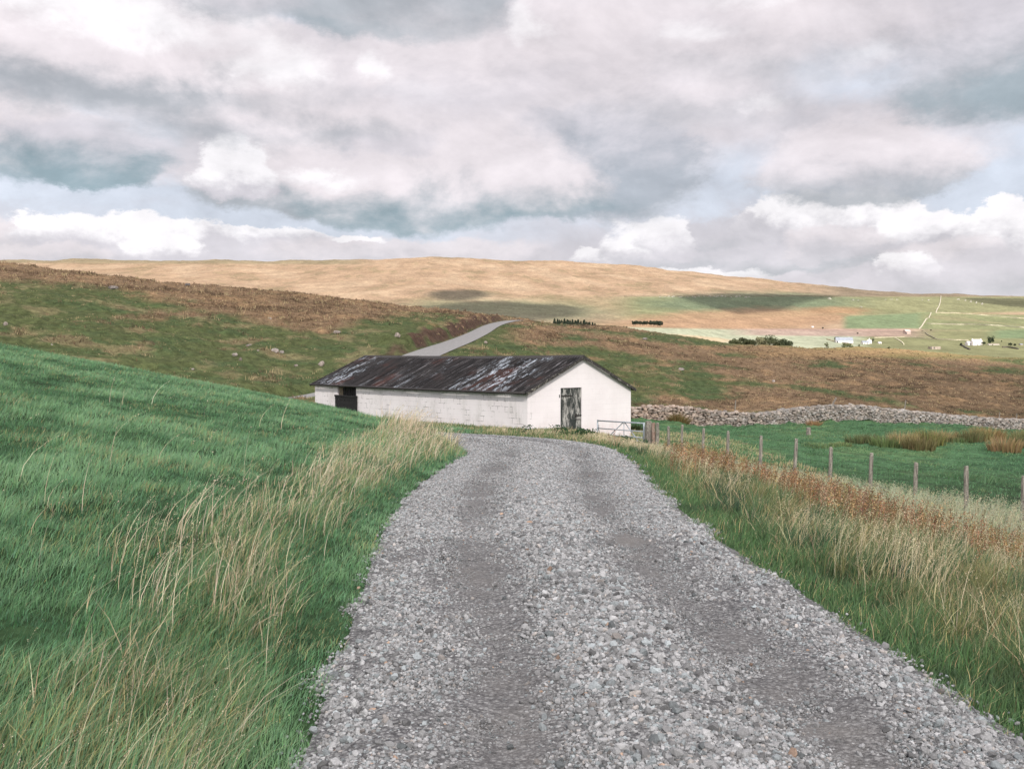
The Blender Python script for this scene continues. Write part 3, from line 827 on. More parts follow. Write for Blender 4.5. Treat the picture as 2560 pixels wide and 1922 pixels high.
def sample(n, y0, y1, p, u0=-.60, u1=.60):
    U = rng.uniform(0, 1, n)
    if abs(p - 1) < 1e-6: Y = y0 * (y1 / y0) ** U
    else: Y = (y0 ** (1 - p) + U * (y1 ** (1 - p) - y0 ** (1 - p))) ** (1 / (1 - p))
    lo = u0 * Y * (1.22 if u0 < -.3 else 1) - (2.2 if u0 < -.3 else 0)     # past the edges of the view as well
    hi = u1 * Y * (1.22 if u1 > .3 else 1) + (2.2 if u1 > .3 else 0)
    return lo + (hi - lo) * rng.uniform(0, 1, n), Y
def vary(c, n, v=.18, hv=.08):
    k = np.exp(rng.normal(0, v, n))[:, None]
    return np.clip(np.asarray(c) * k * np.exp(rng.normal(0, hv, (n, 3))), 0.003, .8)
WIND = 0.25      # towards +X, a little away
def barn_inside(X, Y, m=0.0):
    dx = X - .62; dy = Y - 38.6
    gx = dx * .7373 + dy * .6756; ly = -dx * .6756 + dy * .7373
    return (gx > -m) & (gx < 6.37 + m) & (ly > -m) & (ly < 16.3 + m)
def zone(X, Y):
    lat, hw, tz, idx = track_info(X, Y)
    e = 0.10 * fbm(X * 1.1, Y * 1.1, 3, 61) + .05 * fbm(X * 5, Y * 5, 2, 62)
    d = np.abs(lat) - hw + .03 + e
    return lat, d
def verge_left(X, Y):
    """0..1 how rank and tawny the left verge is"""
    xe = np.interp(Y, LE[:, 1], LE[:, 0]); dd = xe - X
    wid = np.interp(Y, [3, 6, 10, 15, 22, 28, 33], [1.25, 1.3, 1.35, 1.5, 2.1, 3.0, 2.5])
    n = fbm(X * .8, Y * .5, 3, 63)
    return ss(dd, np.interp(Y, [3, 8, 20, 30], [.3, .3, .2, -.2]), np.interp(Y, [3, 8, 20, 30], [.6, .7, .6, .2])) * ss(dd + .45 * n, wid + .35, wid - .35) * ss(Y, 34, 30)
GRASS_SETS = []
def lawn():
    X, Y = sample(600000, 1.2, 46, 0.40, -.62, .05)
    lat, d = zone(X, Y)
    k = (lat < 0) & (d > 0.0) & ~barn_inside(X, Y, .1) | ((X < -1) & (Y < 36) & (d > 0))
    k &= ~((Y > 33) & (X > -1))
    X, Y, d = X[k], Y[k], d[k]; n = len(X)
    Z = ground(X, Y)
    p1 = fbm(X * .55, Y * .35, 4, 64); p2 = fbm(X * 2.2, Y * 1.6, 3, 65)
    dr = verge_left(X, Y)
    h = (.085 + .035 * p2 + .03 * p1) * np.exp(rng.normal(0, .25, n)) * (1 + .7 * dr) * ss(d, -.1, .5) ** .5
    h = np.clip(h, .02, .35)
    w = np.interp(Y, [3, 8, 20, 46], [.0042, .0065, .0125, .024])
    c = vary([.142, .28, .142], n)
    c = lerp(c, vary([.22, .375, .20], n), ss(.6 * p1 + .8 * p2, .0, .5) * .7)
    c = lerp(c, vary([.07, .165, .085], n), ss(-.4 * p1 - .9 * p2, .1, .5) * .7)
    yel = ss(fbm(X * .9, Y * .7, 3, 66), .05, .5) * .35 + .02 + .45 * dr
    pick = rng.uniform(0, 1, n) < yel * .55
    c[pick] = vary([.34, .34, .17], pick.sum())
    ld = WIND + rng.normal(0, .9, n) + 1.2 * p1
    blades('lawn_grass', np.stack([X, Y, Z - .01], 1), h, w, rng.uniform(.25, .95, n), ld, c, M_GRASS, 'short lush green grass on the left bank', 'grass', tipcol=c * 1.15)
lawn()
def rank_left():
    # long tangled grass of the left verge
    X, Y = sample(200000, 1.4, 35, 0.65, -.62, .05)
    dr = verge_left(X, Y); lat, d = zone(X, Y)
    cl = fbm(X * 1.4, Y * 1.0, 3, 67)
    k = (rng.uniform(0, 1, len(X)) < dr * np.clip(.4 + cl, .08, .8)) & (d > .25)
    X, Y, cl = X[k], Y[k], cl[k]; n = len(X); Z = ground(X, Y)
    h = np.clip((.19 + .09 * cl) * np.exp(rng.normal(0, .28, n)), .08, .45) * np.interp(Y, [3, 12, 24, 32], [1, 1.2, 1.9, 1.8])
    w = np.interp(Y, [3, 8, 20, 46], [.004, .006, .011, .022])
    c = vary([.115, .205, .095], n)
    pick = rng.uniform(0, 1, n) < np.interp(Y, [3, 7, 12, 20, 30], [.22, .34, .5, .65, .75]) * np.clip(.8 + 1.0 * cl, .2, 1.3)
    c[pick] = vary([.50, .43, .28], pick.sum(), .2)
    blades('verge_grass', np.stack([X, Y, Z - .01], 1), h, w, rng.uniform(.15, 1.15, n), WIND + rng.normal(0, 1.15, n), c, M_DRY, 'long tangled tawny grass leaning over the left verge', 'long grass', tipcol=c * 1.15, seg=3)
    # straw stems
    X, Y = sample(34000, 1.8, 33, 0.6, -.6, .05)
    dr = verge_left(X, Y); lat, d = zone(X, Y); cl = fbm(X * .9, Y * .7, 3, 68)
    k = (rng.uniform(0, 1, len(X)) < dr * np.clip(.25 + 1.2 * cl, .04, 1)) & (d > .3)
    k |= (rng.uniform(0, 1, len(X)) < .006) & (d > .3) & (X < 0) & (Y < 20) & ~barn_inside(X, Y, .3)
    X, Y = X[k], Y[k]; n = len(X); Z = ground(X, Y)
    h = rng.uniform(.3, .75, n) * np.interp(Y, [3, 10, 30], [.75, .9, 1.05]); w = np.interp(Y, [3, 8, 20, 46], [.0032, .005, .010, .02])
    lean = rng.uniform(.1, .95, n); ld = WIND + rng.normal(0, .55, n)
    c = vary([.66, .57, .42], n, .15, .04)
    P = np.stack([X, Y, Z], 1)
    nb = 7
    tt = rng.uniform(.8, 1.0, (n, nb))
    ldv = np.stack([np.cos(ld), np.sin(ld), np.zeros(n)], 1)
    hp = P[:, None] + np.array([0, 0, 1]) * (h[:, None] * (tt - .35 * lean[:, None] * tt * tt))[..., None] + ldv[:, None] * (h[:, None] * lean[:, None] * tt ** 1.8)[..., None]
    hp = hp.reshape(-1, 3) + rng.normal(0, .004, (n * nb, 3)) * np.repeat(np.interp(Y, [3, 30], [1, 2.5]), nb)[:, None]
    sz = np.repeat(np.interp(Y, [3, 6, 10, 30], [.0028, .0045, .007, .015]), nb)
    blades('straw_stems', P, h, w, lean, ld, c, M_DRY, 'bleached straw stems standing over the left verge', 'grass stems', tipcol=c * 1.1, seg=4, heads=leaf_bits(hp, sz, np.repeat(c * 1.0, nb, 0)))
rank_left()
def fence_x(Y):
    k = (36.0 - Y) / 1.58
    return 5.83 + .49 * k
def right_side():
    # ---- base sward of the right verge, down to the fence and a little beyond
    X, Y = sample(500000, 1.2, 41, 0.40, -.04, .60)
    lat, d = zone(X, Y)
    k = (lat > 0) & (d > 0) & (X < fence_x(Y) + 1.0) & ~barn_inside(X, Y, .05) & (Y < 41 + 0 * X)
    X, Y, d = X[k], Y[k], d[k]; n = len(X); Z = ground(X, Y)
    p1 = fbm(X * .8, Y * .5, 4, 71); p2 = fbm(X * 2.4, Y * 1.9, 3, 72)
    gr = ss(d, 1.3, .3)                       # the green fringe along the gravel
    h = (.14 + .07 * p2 + .05 * p1) * np.exp(rng.normal(0, .28, n)) * (.45 + .75 * ss(d, 0, .8))
    h = np.clip(h, .03, .4) * np.interp(Y, [20, 27, 30], [1, .6, .38])
    w = np.interp(Y, [3, 8, 20, 46], [.0046, .0065, .012, .023])
    c = vary([.115, .150, .065], n)
    c = lerp(c, vary([.095, .185, .075], n), gr * .9)
    c = lerp(c, vary([.055, .09, .045], n), ss(-p1 - .6 * p2, .1, .5) * .7)
    pick = rng.uniform(0, 1, n) < (.32 + .35 * p1) * (1 - .75 * gr)
    c[pick] = vary([.38, .33, .18], pick.sum(), .2)
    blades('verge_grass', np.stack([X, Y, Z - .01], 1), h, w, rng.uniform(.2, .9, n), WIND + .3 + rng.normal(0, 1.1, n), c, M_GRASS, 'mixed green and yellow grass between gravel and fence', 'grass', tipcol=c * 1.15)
    # ---- tussocks: dense clumps of long blades
    tx, ty = sample(2300, 1.8, 32, 0.3, -.02, .60)
    lat, d = zone(tx, ty)
    k = (lat > 0) & (d > .55) & (tx < fence_x(ty) - .2) & (ty < 27) & (rng.uniform(0, 1, len(tx)) < .75)
    tx, ty, td = tx[k], ty[k], d[k]
    m = 60
    n = len(tx) * m
    ang = rng.uniform(0, 2 * np.pi, n); rr = np.abs(rng.normal(0, .09, n))
    X = np.repeat(tx, m) + rr * np.cos(ang); Y = np.repeat(ty, m) + rr * np.sin(ang); Z = ground(X, Y)
    hh = np.repeat(rng.uniform(.22, .46, len(tx)), m) * rng.uniform(.6, 1.1, n)
    w = np.interp(Y, [3, 8, 20, 46], [.0048, .0065, .0115, .022])
    sp = rng.uniform(0, 1, len(tx))
    cb = np.where((sp < .45)[:, None], C_(.085, .165, .075), np.where((sp < .72)[:, None], C_(.19, .20, .085), C_(.05, .10, .058)))
    c = np.repeat(cb, m, 0) * np.exp(rng.normal(0, .2, (n, 1)))
    pick = rng.uniform(0, 1, n) < .16
    c[pick] = vary([.50, .43, .27], pick.sum(), .15)
    ld = np.where(rng.uniform(0, 1, n) < .6, ang, WIND + rng.normal(0, .6, n))
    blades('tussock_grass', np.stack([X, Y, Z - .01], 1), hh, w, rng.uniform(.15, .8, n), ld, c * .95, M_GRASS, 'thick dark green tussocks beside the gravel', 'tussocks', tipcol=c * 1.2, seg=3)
    # ---- pale feathery grass along the fence and straw stems
    X, Y = sample(88000, 2.2, 36, 0.25, -.02, .60)
    lat, d = zone(X, Y); fx_ = fence_x(Y)
    q = (X - 2.0) / np.maximum(fx_ - 2.0, .5)         # 0 at gravel, 1 at fence
    cl = fbm(X * .7, Y * .5, 3, 73)
    pale = ss(q + .12 * cl, .62, .82) * ss(q, 1.12, 1.0)
    straw = ss(d, .5, 1.0) * ss(cl, .05, .4) * .28 * ss(q, 1.1, .95)
    nearb = ss(Y, 20, 27) * ss(X, 2.4, 3.4) * .5 * ss(q, 1.1, 1.0) * ss(d, .3, 1)
    k = (lat > 0) & (d > .4) & (rng.uniform(0, 1, len(X)) < np.maximum(np.maximum(pale * .9, straw), nearb)) & ~barn_inside(X, Y, .1)
    X, Y, q, pale = X[k], Y[k], q[k], pale[k]; n = len(X); Z = ground(X, Y)
    h = rng.uniform(.4, .72, n) * (.8 + .35 * pale) * np.interp(Y, [20, 27, 31], [1, .6, .4]); w = np.interp(Y, [3, 8, 20, 46], [.0032, .0048, .0095, .018])
    lean = rng.uniform(.1, .7, n); ld = WIND + rng.normal(0, .8, n)
    c = vary([.54, .48, .32], n, .15, .04)
    pk = rng.uniform(0, 1, n) < pale * .75
    c[pk] = vary([.40, .45, .31], pk.sum(), .15, .05)
    P = np.stack([X, Y, Z], 1); nb = 9
    tt = rng.uniform(.62, 1.0, (n, nb)); ldv = np.stack([np.cos(ld), np.sin(ld), np.zeros(n)], 1)
    hp = P[:, None] + np.array([0, 0, 1]) * (h[:, None] * (tt - .35 * lean[:, None] * tt * tt))[..., None] + ldv[:, None] * (h[:, None] * lean[:, None] * tt ** 1.8)[..., None]
    sc = np.repeat(np.interp(Y, [3, 10, 30], [.5, 1, 2.2]), nb)
    hp = hp.reshape(-1, 3) + rng.normal(0, .012, (n * nb, 3)) * sc[:, None]
    blades('feathery_grass', P, h, w, lean, ld, c, M_DRY, 'pale feathery seeding grass along the post and wire fence', 'seeding grass', tipcol=c * 1.1, seg=3,
           heads=leaf_bits(hp, .0075 * sc, np.repeat(c * 1.05, nb, 0)))
    # ---- rusty brown dock and sorrel
    X, Y = sample(34000, 4, 28, 0.2, .05, .60)
    lat, d = zone(X, Y); q = (X - 2.0) / np.maximum(fence_x(Y) - 2.0, .5)
    cl = fbm(X * .45, Y * .35, 3, 74)
    band = ss(np.abs(q - np.interp(Y, [6, 12, 20, 28], [.74, .56, .46, .34]) + .3 * cl), .46, .06) * ss(cl + .5 * fbm(X * 1.6, Y * 1.2, 3, 77), -.35, .35)
    k = (lat > 0) & (d > .5) & (rng.uniform(0, 1, len(X)) < band * .5)
    X, Y = X[k], Y[k]; n = len(X); Z = ground(X, Y)
    h = rng.uniform(.38, .7, n); w = np.interp(Y, [3, 8, 20, 46], [.004, .006, .011, .02]); lean = rng.uniform(0, .35, n); ld = WIND + rng.normal(0, 1, n)
    c = vary([.27, .175, .095], n, .35, .12)
    P = np.stack([X, Y, Z], 1); nb = 26
    tt = rng.uniform(.4, 1.0, (n, nb)); ldv = np.stack([np.cos(ld), np.sin(ld), np.zeros(n)], 1)
    hp = P[:, None] + np.array([0, 0, 1]) * (h[:, None] * (tt - .35 * lean[:, None] * tt * tt))[..., None] + ldv[:, None] * (h[:, None] * lean[:, None] * tt ** 1.8)[..., None]
    sc = np.repeat(np.interp(Y, [3, 10, 30], [.7, 1, 1.8]), nb)
    hp = hp.reshape(-1, 3) + rng.normal(0, .016, (n * nb, 3)) * sc[:, None]
    hc = np.repeat(c, nb, 0) * np.exp(rng.normal(0, .3, (n * nb, 1)))
    blades('dock_stems', P, h, w, lean, ld, c, M_DRY, 'rusty brown seeding dock and sorrel stems in the right verge', 'dock plants', tipcol=c, seg=2, heads=leaf_bits(hp, .011 * sc, hc))
right_side()
def barn_front():
    """tussocks and nettles at the foot of the barn, grass of the far side of the bend"""
    X = rng.uniform(-12, 10, 60000); Y = rng.uniform(28, 52, 60000)
    lat, d = zone(X, Y)
    k = (d > 0) & ~barn_inside(X, Y, .03) & (X > -1 - (Y - 30) * .9) & ((lat > 0) | (Y < 30))
    X, Y, d = X[k], Y[k], d[k]; n = len(X); Z = ground(X, Y); cl = fbm(X * .8, Y * .8, 3, 81)
    h = np.clip((.15 + .09 * cl) * np.exp(rng.normal(0, .3, n)), .04, .4) * np.where(d < .8, .55, .75)
    w = np.full(n, .02)
    c = vary([.12, .20, .085], n)
    pick = rng.uniform(0, 1, n) < .35 + .5 * cl + .25 * ss(X, .5, 3)
    c[pick] = vary([.48, .42, .25], pick.sum())
    blades('verge_grass', np.stack([X, Y, Z - .01], 1), h, w, rng.uniform(.1, .7, n), WIND + rng.normal(0, 1, n), c, M_GRASS, 'rough grass growing at the foot of the white barn', 'grass', tipcol=c * 1.15)
barn_front()
def pasture():
    X, Y = sample(125000, 12, 90, 0.1, .10, .60)
    wy = np.interp(X / Y * F + 1280, [1560, 1900, 2560, 3000], [66, 70, 86, 92])
    k = (X > fence_x(Y) + .3) & (Y < wy) & ~barn_inside(X, Y, .2)
    X, Y = X[k], Y[k]; n = len(X); Z = ground(X, Y); cl = fbm(X * .25, Y * .18, 4, 82); c2 = fbm(X * .9, Y * .5, 3, 83)
    h = np.clip(.07 + .05 * c2, .02, .3) * np.exp(rng.normal(0, .25, n)) * (1 + .8 * ss(cl, .3, .5)); w = np.interp(Y, [15, 40, 90], [.02, .045, .08])
    c = vary([.105, .215, .105], n, .12, .05)
    c = lerp(c, vary([.08, .165, .08], n), ss(cl + c2, .1, .6) * .7)
    c = lerp(c, vary([.19, .26, .12], n), ss(-cl + c2, .35, .7) * .6)
    blades('pasture_grass', np.stack([X, Y, Z - .01], 1), h, w, rng.uniform(.3, 1, n), WIND + rng.normal(0, 1, n), c, M_GRASS, 'grazed green grass of the field below the dry stone wall', 'grass', tipcol=c * 1.1)
pasture()
def moor_tufts():
    X, Y = sample(215000, 50, 330, 0.85, -.58, .58)
    wy = np.interp(X / Y * F + 1280, [1560, 1900, 2560, 3000], [66, 70, 86, 92])
    lat, d = zone(X, Y)
    k = (d > .4) & ~((X > 6) & (Y < wy + .8)) & ~barn_inside(X, Y, .4)
    X, Y = X[k], Y[k]
    Z = ground(X, Y); px, py = proj(X, Y, Z)
    b, n_, n2, n3 = brown_mask(px, py, X, Y)
    keep = rng.uniform(0, 1, len(X)) < (.30 + .45 * b) * (.45 + .8 * ss(n_ + .7 * n3, -.5, .4))
    X, Y, Z, b, n2 = X[keep], Y[keep], Z[keep], b[keep], n2[keep]
    m = 6; n = len(X) * m
    br = rng.uniform(0, 1, len(X)) < b * .9 + .05
    cc = np.where(br[:, None], C_(.235, .163, .104), C_(.115, .137, .055)) * np.exp(rng.normal(0, .25, (len(X), 1)))
    n3 = n3[keep]; cc = cc * (1 - .42 * ss(n3 + .4 * n2, .0, .45))[:, None] * (1 + .25 * ss(-n3, .1, .5))[:, None]
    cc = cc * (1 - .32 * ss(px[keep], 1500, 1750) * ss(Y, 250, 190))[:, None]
    dk = br & (rng.uniform(0, 1, len(X)) < .15); cc[dk] = cc[dk] * [.6, .65, .7]
    st = rng.uniform(0, 1, len(X)) < .22; cc[st] = C_(.44, .36, .21)
    hh = np.where(br, .32, .13) * np.exp(rng.normal(0, .35, len(X))) * np.interp(Y, [50, 300], [.8, 1.15]) * (1 - .35 * ss(px[keep], 1400, 1700)) * (.7 + .6 * ss(n2, -.3, .5))
    X = np.repeat(X, m) + rng.normal(0, .16, n); Y = np.repeat(Y, m) + rng.normal(0, .16, n); Z = np.repeat(Z, m)
    w = np.interp(Y, [50, 120, 300], [.035, .07, .16])
    c = np.repeat(cc, m, 0) * np.exp(rng.normal(0, .15, (n, 1)))
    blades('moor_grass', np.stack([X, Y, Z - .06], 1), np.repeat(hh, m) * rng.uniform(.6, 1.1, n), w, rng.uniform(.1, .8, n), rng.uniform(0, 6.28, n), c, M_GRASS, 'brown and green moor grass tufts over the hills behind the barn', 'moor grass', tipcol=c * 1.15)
moor_tufts()
#SPLIT
# ------------------------------------------------------------------ barn
def simple(name, colr, rough=.8, n_scale=None, var=.2, spec=.3, metal=0):
    m, t, bs = material(name)
    if n_scale:
        tc = t.new('ShaderNodeTexCoord').outputs['Object']
        c = t.vm('SCALE', tuple(colr), t.mr(t.noise(tc, n_scale, 5, .65), .3, .7, 1 - var, 1 + var))
        t.put(bs.inputs['Base Color'], c)
    else: bs.inputs['Base Color'].default_value = (*colr, 1)
    bs.inputs['Roughness'].default_value = rough; bs.inputs['Specular IOR Level'].default_value = spec; bs.inputs['Metallic'].default_value = metal
    return m
def mat_whitewash():
    m, t, bs = material('white_painted_blocks')
    tc = t.new('ShaderNodeTexCoord').outputs['Object']
    x, y, z = t.sep(tc)
    uv = t.comb(t.m('ADD', x, y), z, 0)
    wob = t.vm('SCALE', t.vm('SUBTRACT', t.noise(tc, 3.0, 3, out=1), (.5, .5, .5)), .03)
    uv = t.vm('ADD', uv, wob)
    br = t.new('ShaderNodeTexBrick'); t.put(br.inputs['Vector'], uv)
    br.inputs['Scale'].default_value = 1; br.inputs['Brick Width'].default_value = .45; br.inputs['Row Height'].default_value = .225
    br.inputs['Mortar Size'].default_value = .011; br.inputs['Mortar Smooth'].default_value = .3
    br.inputs['Color1'].default_value = (0, 0, 0, 1); br.inputs['Color2'].default_value = (1, 1, 1, 1)
    joint = br.outputs['Fac']
    long_side = t.mr(x, .4, .1)
    crack = t.m('MULTIPLY', joint, t.mr(t.noise(tc, 1.7, 4, .7), .47, .58))
    crack = t.m('MULTIPLY', crack, t.mr(t.noise(tc, 5, 3, .6), .40, .52))
    crack = t.m('MULTIPLY', crack, t.m('MULTIPLY_ADD', long_side, .9, .10))
    col = t.mix(t.mr(t.noise(tc, .8, 6, .6), .35, .7), (.87, .845, .855), (.82, .79, .80))
    grime = t.m('MULTIPLY', t.mr(t.noise(t.vm('MULTIPLY', tc, (1, 1, .6)), 1.6, 7, .72), .46, .72), t.m('MULTIPLY_ADD', long_side, .8, .2))
    col = t.mix(t.m('MULTIPLY', grime, .5), col, (.50, .50, .47))
    pinkish = t.m('MULTIPLY', t.mr(z, .55, -.6), t.mr(t.noise(tc, 2.2, 5, .7), .35, .65))
    col = t.mix(t.m('MULTIPLY', pinkish, .55), col, (.70, .57, .55))
    col = t.mix(t.m('MULTIPLY', joint, .05), col, (.5, .5, .5))
    speck = t.mr(t.noise(t.vm('MULTIPLY', tc, (1, 1, 1.8)), 11, 3, .6), .70, .76)
    speck = t.m('MULTIPLY', speck, t.mr(z, 1.1, -.4, .1, 1.0))
    col = t.mix(t.m('MULTIPLY', speck, .6), col, (.30, .27, .25))
    col = t.mix(t.m('MULTIPLY', crack, .8), col, (.13, .13, .125))
    t.put(bs.inputs['Base Color'], col); bs.inputs['Roughness'].default_value = .85
    h = t.m('MULTIPLY_ADD', t.m('MULTIPLY', joint, t.m('MULTIPLY_ADD', long_side, .7, .3)), -.35, t.m('MULTIPLY', t.noise(tc, 25, 4, .7), .35))
    bump(t, bs, h, .6, .01)
    return m
def mat_roof():
    m, t, bs = material('weathered_roof_sheets')
    tc = t.new('ShaderNodeTexCoord').outputs['Object']
    st = t.vm('ADD', t.vm('MULTIPLY', tc, (.55, 2.2, .55)), t.vm('SCALE', t.noise(tc, 1.4, 4, .6, out=1), .9))
    n1 = t.noise(st, 1.0, 8, .72, .3)
    n2 = t.noise(t.vm('MULTIPLY', tc, (.5, 7, .5)), 1.0, 6, .7, .2)
    pz = t.noise(t.vm('MULTIPLY', tc, (.15, .33, .15)), 1.0, 3, .5)
    col = t.mix(t.mr(n2, .35, .68), (.009, .009, .010), (.040, .038, .038))
    rust = t.m('MULTIPLY', t.mr(n1, .42, .6), t.mr(t.noise(tc, .45, 3), .50, .66))
    col = t.mix(t.m('MULTIPLY', rust, .6), col, (.085, .035, .027))
    y = t.sep(tc)[1]
    a = t.m('MULTIPLY', t.mr(t.noise(t.vm('ADD', st, (3, 9, 1)), 1.3, 8, .78, .3), .49, .60), t.mr(pz, .46, .60))
    fl = t.noise(t.vm('MULTIPLY', tc, (1.2, 6, 1.2)), 1.6, 6, .8)
    a = t.m('MULTIPLY', a, t.mr(fl, .38, .56))
    col = t.mix(t.m('MULTIPLY', a, .9), col, (.42, .48, .54))
    b = t.m('MULTIPLY', t.mr(t.noise(t.vm('ADD', t.vm('MULTIPLY', tc, (.35, 5, .35)), (5, 1, 2)), 1.5, 7, .8), .56, .64), .55)
    col = t.mix(b, col, (.23, .23, .24))
    t.put(bs.inputs['Base Color'], col); bs.inputs['Roughness'].default_value = .85; bs.inputs['Specular IOR Level'].default_value = .12
    bump(t, bs, fl, .4, .01)
    return m
def mat_door():
    m, t, bs = material('flaking_door_paint')
    tc = t.new('ShaderNodeTexCoord').outputs['Object']
    v = t.vm('MULTIPLY', tc, (17, 17, 2.2))
    n = t.noise(v, 1.6, 8, .75, .3)
    n2 = t.noise(t.vm('MULTIPLY', tc, (3, 3, 1)), 1.3, 3)
    k = t.mr(t.m('MULTIPLY_ADD', n2, .45, t.m('MULTIPLY', n, .8)), .63, .69)
    col = t.mix(k, (.024, .031, .030), (.46, .46, .43))
    col = t.mix(t.mr(t.noise(v, 3, 4, .7), .5, .7, 0, .5), col, (.14, .15, .13))
    t.put(bs.inputs['Base Color'], col); bs.inputs['Roughness'].default_value = .8
    return m
M_WHITE = mat_whitewash(); M_ROOF = mat_roof(); M_DOOR = mat_door()
M_BLACK = simple('black_timber', (.022, .022, .023), .7, 8, .35)
M_IRON = simple('dark_iron', (.035, .033, .032), .6, 20, .3)
M_TAN = simple('bare_board', (.20, .17, .12), .8, 8, .3)
M_GALV = simple('galvanised_steel', (.36, .41, .45), .5, 14, .2, .5, 0)
def mat_oldwood(name, c1, c2):
    m, t, bs = material(name)
    tc = t.new('ShaderNodeTexCoord').outputs['Object']
    n = t.noise(t.vm('MULTIPLY', tc, (14, 14, 1.6)), 2.0, 6, .7, .2)
    n2 = t.noise(tc, 7, 4, .7)
    col = t.mix(t.mr(n, .35, .65), c1, c2)
    col = t.mix(t.mr(n2, .52, .66, 0, .75), col, (.36, .36, .30))
    t.put(bs.inputs['Base Color'], col); bs.inputs['Roughness'].default_value = .9
    bump(t, bs, n, .6, .01)
    return m
M_POST = mat_oldwood('weathered_post', (.10, .09, .078), (.34, .315, .27))
M_PINK = mat_oldwood('newer_post', (.20, .13, .10), (.36, .26, .21))

BW, BL, EAVE, RIDGEH, TH = 6.37, 16.3, 1.575, 2.95, .22
def barn():
    root = empty('barn', (.62, 38.6, -1.39), math.atan2(.6756, .7373),
                 'long low white painted block barn with a rusty black sheet roof beside the track', 'barn')
    z0 = -1.6
    sl_ = (RIDGEH - EAVE) / (BW / 2)
    zt = lambda x: EAVE + sl_ * min(x, BW - x) - .02
    d0, d1, dz = 1.90, 3.18, 1.66
    w = MB()
    for yy in (0, BL - TH):
        if yy == 0:
            w.prism([(0, z0), (d0, z0), (d0, zt(d0)), (0, zt(0))], 1, yy, yy + TH)
            w.prism([(d1, z0), (BW, z0), (BW, zt(BW)), (BW/2, zt(BW/2)), (d1, zt(d1))], 1, yy, yy + TH)
            w.prism([(d0, dz), (d1, dz), (d1, zt(d1)), (d0, zt(d0))], 1, yy, yy + TH)
        else:
            w.prism([(0, z0), (BW, z0), (BW, zt(BW)), (BW/2, zt(BW/2)), (0, zt(0))], 1, yy, yy + TH)
    o0, o1 = 12.4, 14.1
    for xx in (0, BW - TH):
        w.box(xx, xx + TH, TH, o0, z0, EAVE - .03); w.box(xx, xx + TH, o1, BL - TH, z0, EAVE - .03)
    # sill under the opening on the far side
    w.box(BW - TH, BW, o0, o1, z0, .35)
    w.build('wall', M_WHITE, root)
    # roof: two slopes of corrugated sheets
    ov, gy = .17, .13
    def slope(side, name):
        ny = 760; ys = np.linspace(-gy, BL + gy, ny); us = np.concatenate([np.linspace(0, .495, 6), np.linspace(.5, 1, 6)])
        U, Yy = np.meshgrid(us, ys, indexing='ij')
        run = BW / 2 + ov
        sheet = np.floor((Yy + gy) / .9)
        rs = np.random.default_rng(5 + side)
        jt = rs.normal(0, .012, 30)[sheet.astype(int)]; je = rs.uniform(-.035, .03, 30)[sheet.astype(int)]
        xx = U * (run + je * (U > .9))
        lift = .022 * np.sin(Yy * 2 * np.pi / .152) + np.where(U < .497, .018, 0) + jt * np.sin(U * 3.1)
        sag = -.05 * np.sin(np.clip(Yy / BL, 0, 1) * np.pi) * 1.0 + .018 * np.sin(Yy * 1.7)
        Xl = BW / 2 - xx; Zl = RIDGEH + .03 - sl_ * xx + lift + sag * (1 - .4 * U)
        if side: Xl = BW / 2 + xx
        V = np.stack([Xl, Yy, Zl], -1)
        V2 = V.copy(); V2[..., 2] -= .012
        n = len(us) * ny; a = np.arange(len(us) - 1)[:, None] * ny; b = np.arange(ny - 1)[None, :]
        f = np.stack([a + b, a + b + 1, a + ny + b + 1, a + ny + b], -1).reshape(-1, 4)
        Fc = np.concatenate([f, f[:, ::-1] + n])
        return mesh_np(name, np.concatenate([V.reshape(-1, 3), V2.reshape(-1, 3)]), Fc, M_ROOF, root, smooth=True)
    roof = slope(0, 'roof'); s2 = slope(1, 'roof')
    c = MB()
    for i in range(10):
        a = -gy + i * (BL + 2 * gy) / 10; b = a + (BL + 2 * gy) / 10 + .03
        sg = -.05 * math.sin(max(0, min(1, (a + b) / 2 / BL)) * math.pi)
        c.prism([(BW/2 - .2, RIDGEH - .035 + sg), (BW/2, RIDGEH + .09 + sg), (BW/2 + .2, RIDGEH - .035 + sg), (BW/2 + .19, RIDGEH - .055 + sg), (BW/2, RIDGEH + .07 + sg), (BW/2 - .19, RIDGEH - .055 + sg)], 1, a, b - .004 * i)
    c.build('ridge_cap', M_IRON, roof)
    def bargeboard(y):
        b = MB()
        for sgn in (-1, 1):
            e = BW / 2 + ov + .02
            x0_, x1_ = BW / 2, BW / 2 + sgn * e
            zz0, zz1 = RIDGEH + .045, RIDGEH + .045 - sl_ * e
            b.prism([(x0_, zz0), (x1_, zz1), (x1_, zz1 - .13), (x0_, zz0 - .13)], 1, y, y + .03)
        return b.build('bargeboard', M_ROOF_EDGE, root)
    bargeboard(-gy - .032); bargeboard(BL + gy + .002)
    for sgn, x in ((-1, -ov - .02), (1, BW + ov + .02)):
        g = MB()
        g.tube([(x - .03 if sgn < 0 else x + .03, -gy + .04, EAVE - .075), (x - .03 if sgn < 0 else x + .03, BL * .5, EAVE - .10), (x - .03 if sgn < 0 else x + .03, BL + gy, EAVE - .08)], .05, 8)
        for yb in np.arange(.6, BL, 1.8): g.box(min(x, 0 if sgn < 0 else BW), max(x, 0 if sgn < 0 else BW), yb, yb + .03, EAVE - .105, EAVE - .075)
        g.build('gutter', M_IRON, root, smooth=True)
    # plank door in the gable
    d = MB(); nb = 7; wv = (d1 - d0 - .02) / nb
    for i in range(nb):
        a = d0 + .01 + i * wv
        d.box(a + .004, a + wv - .004, .035 + random.uniform(-.004, .004), .07, -.95, dz - .01 - random.uniform(0, .02))
    door = d.build('door', M_DOOR, root)
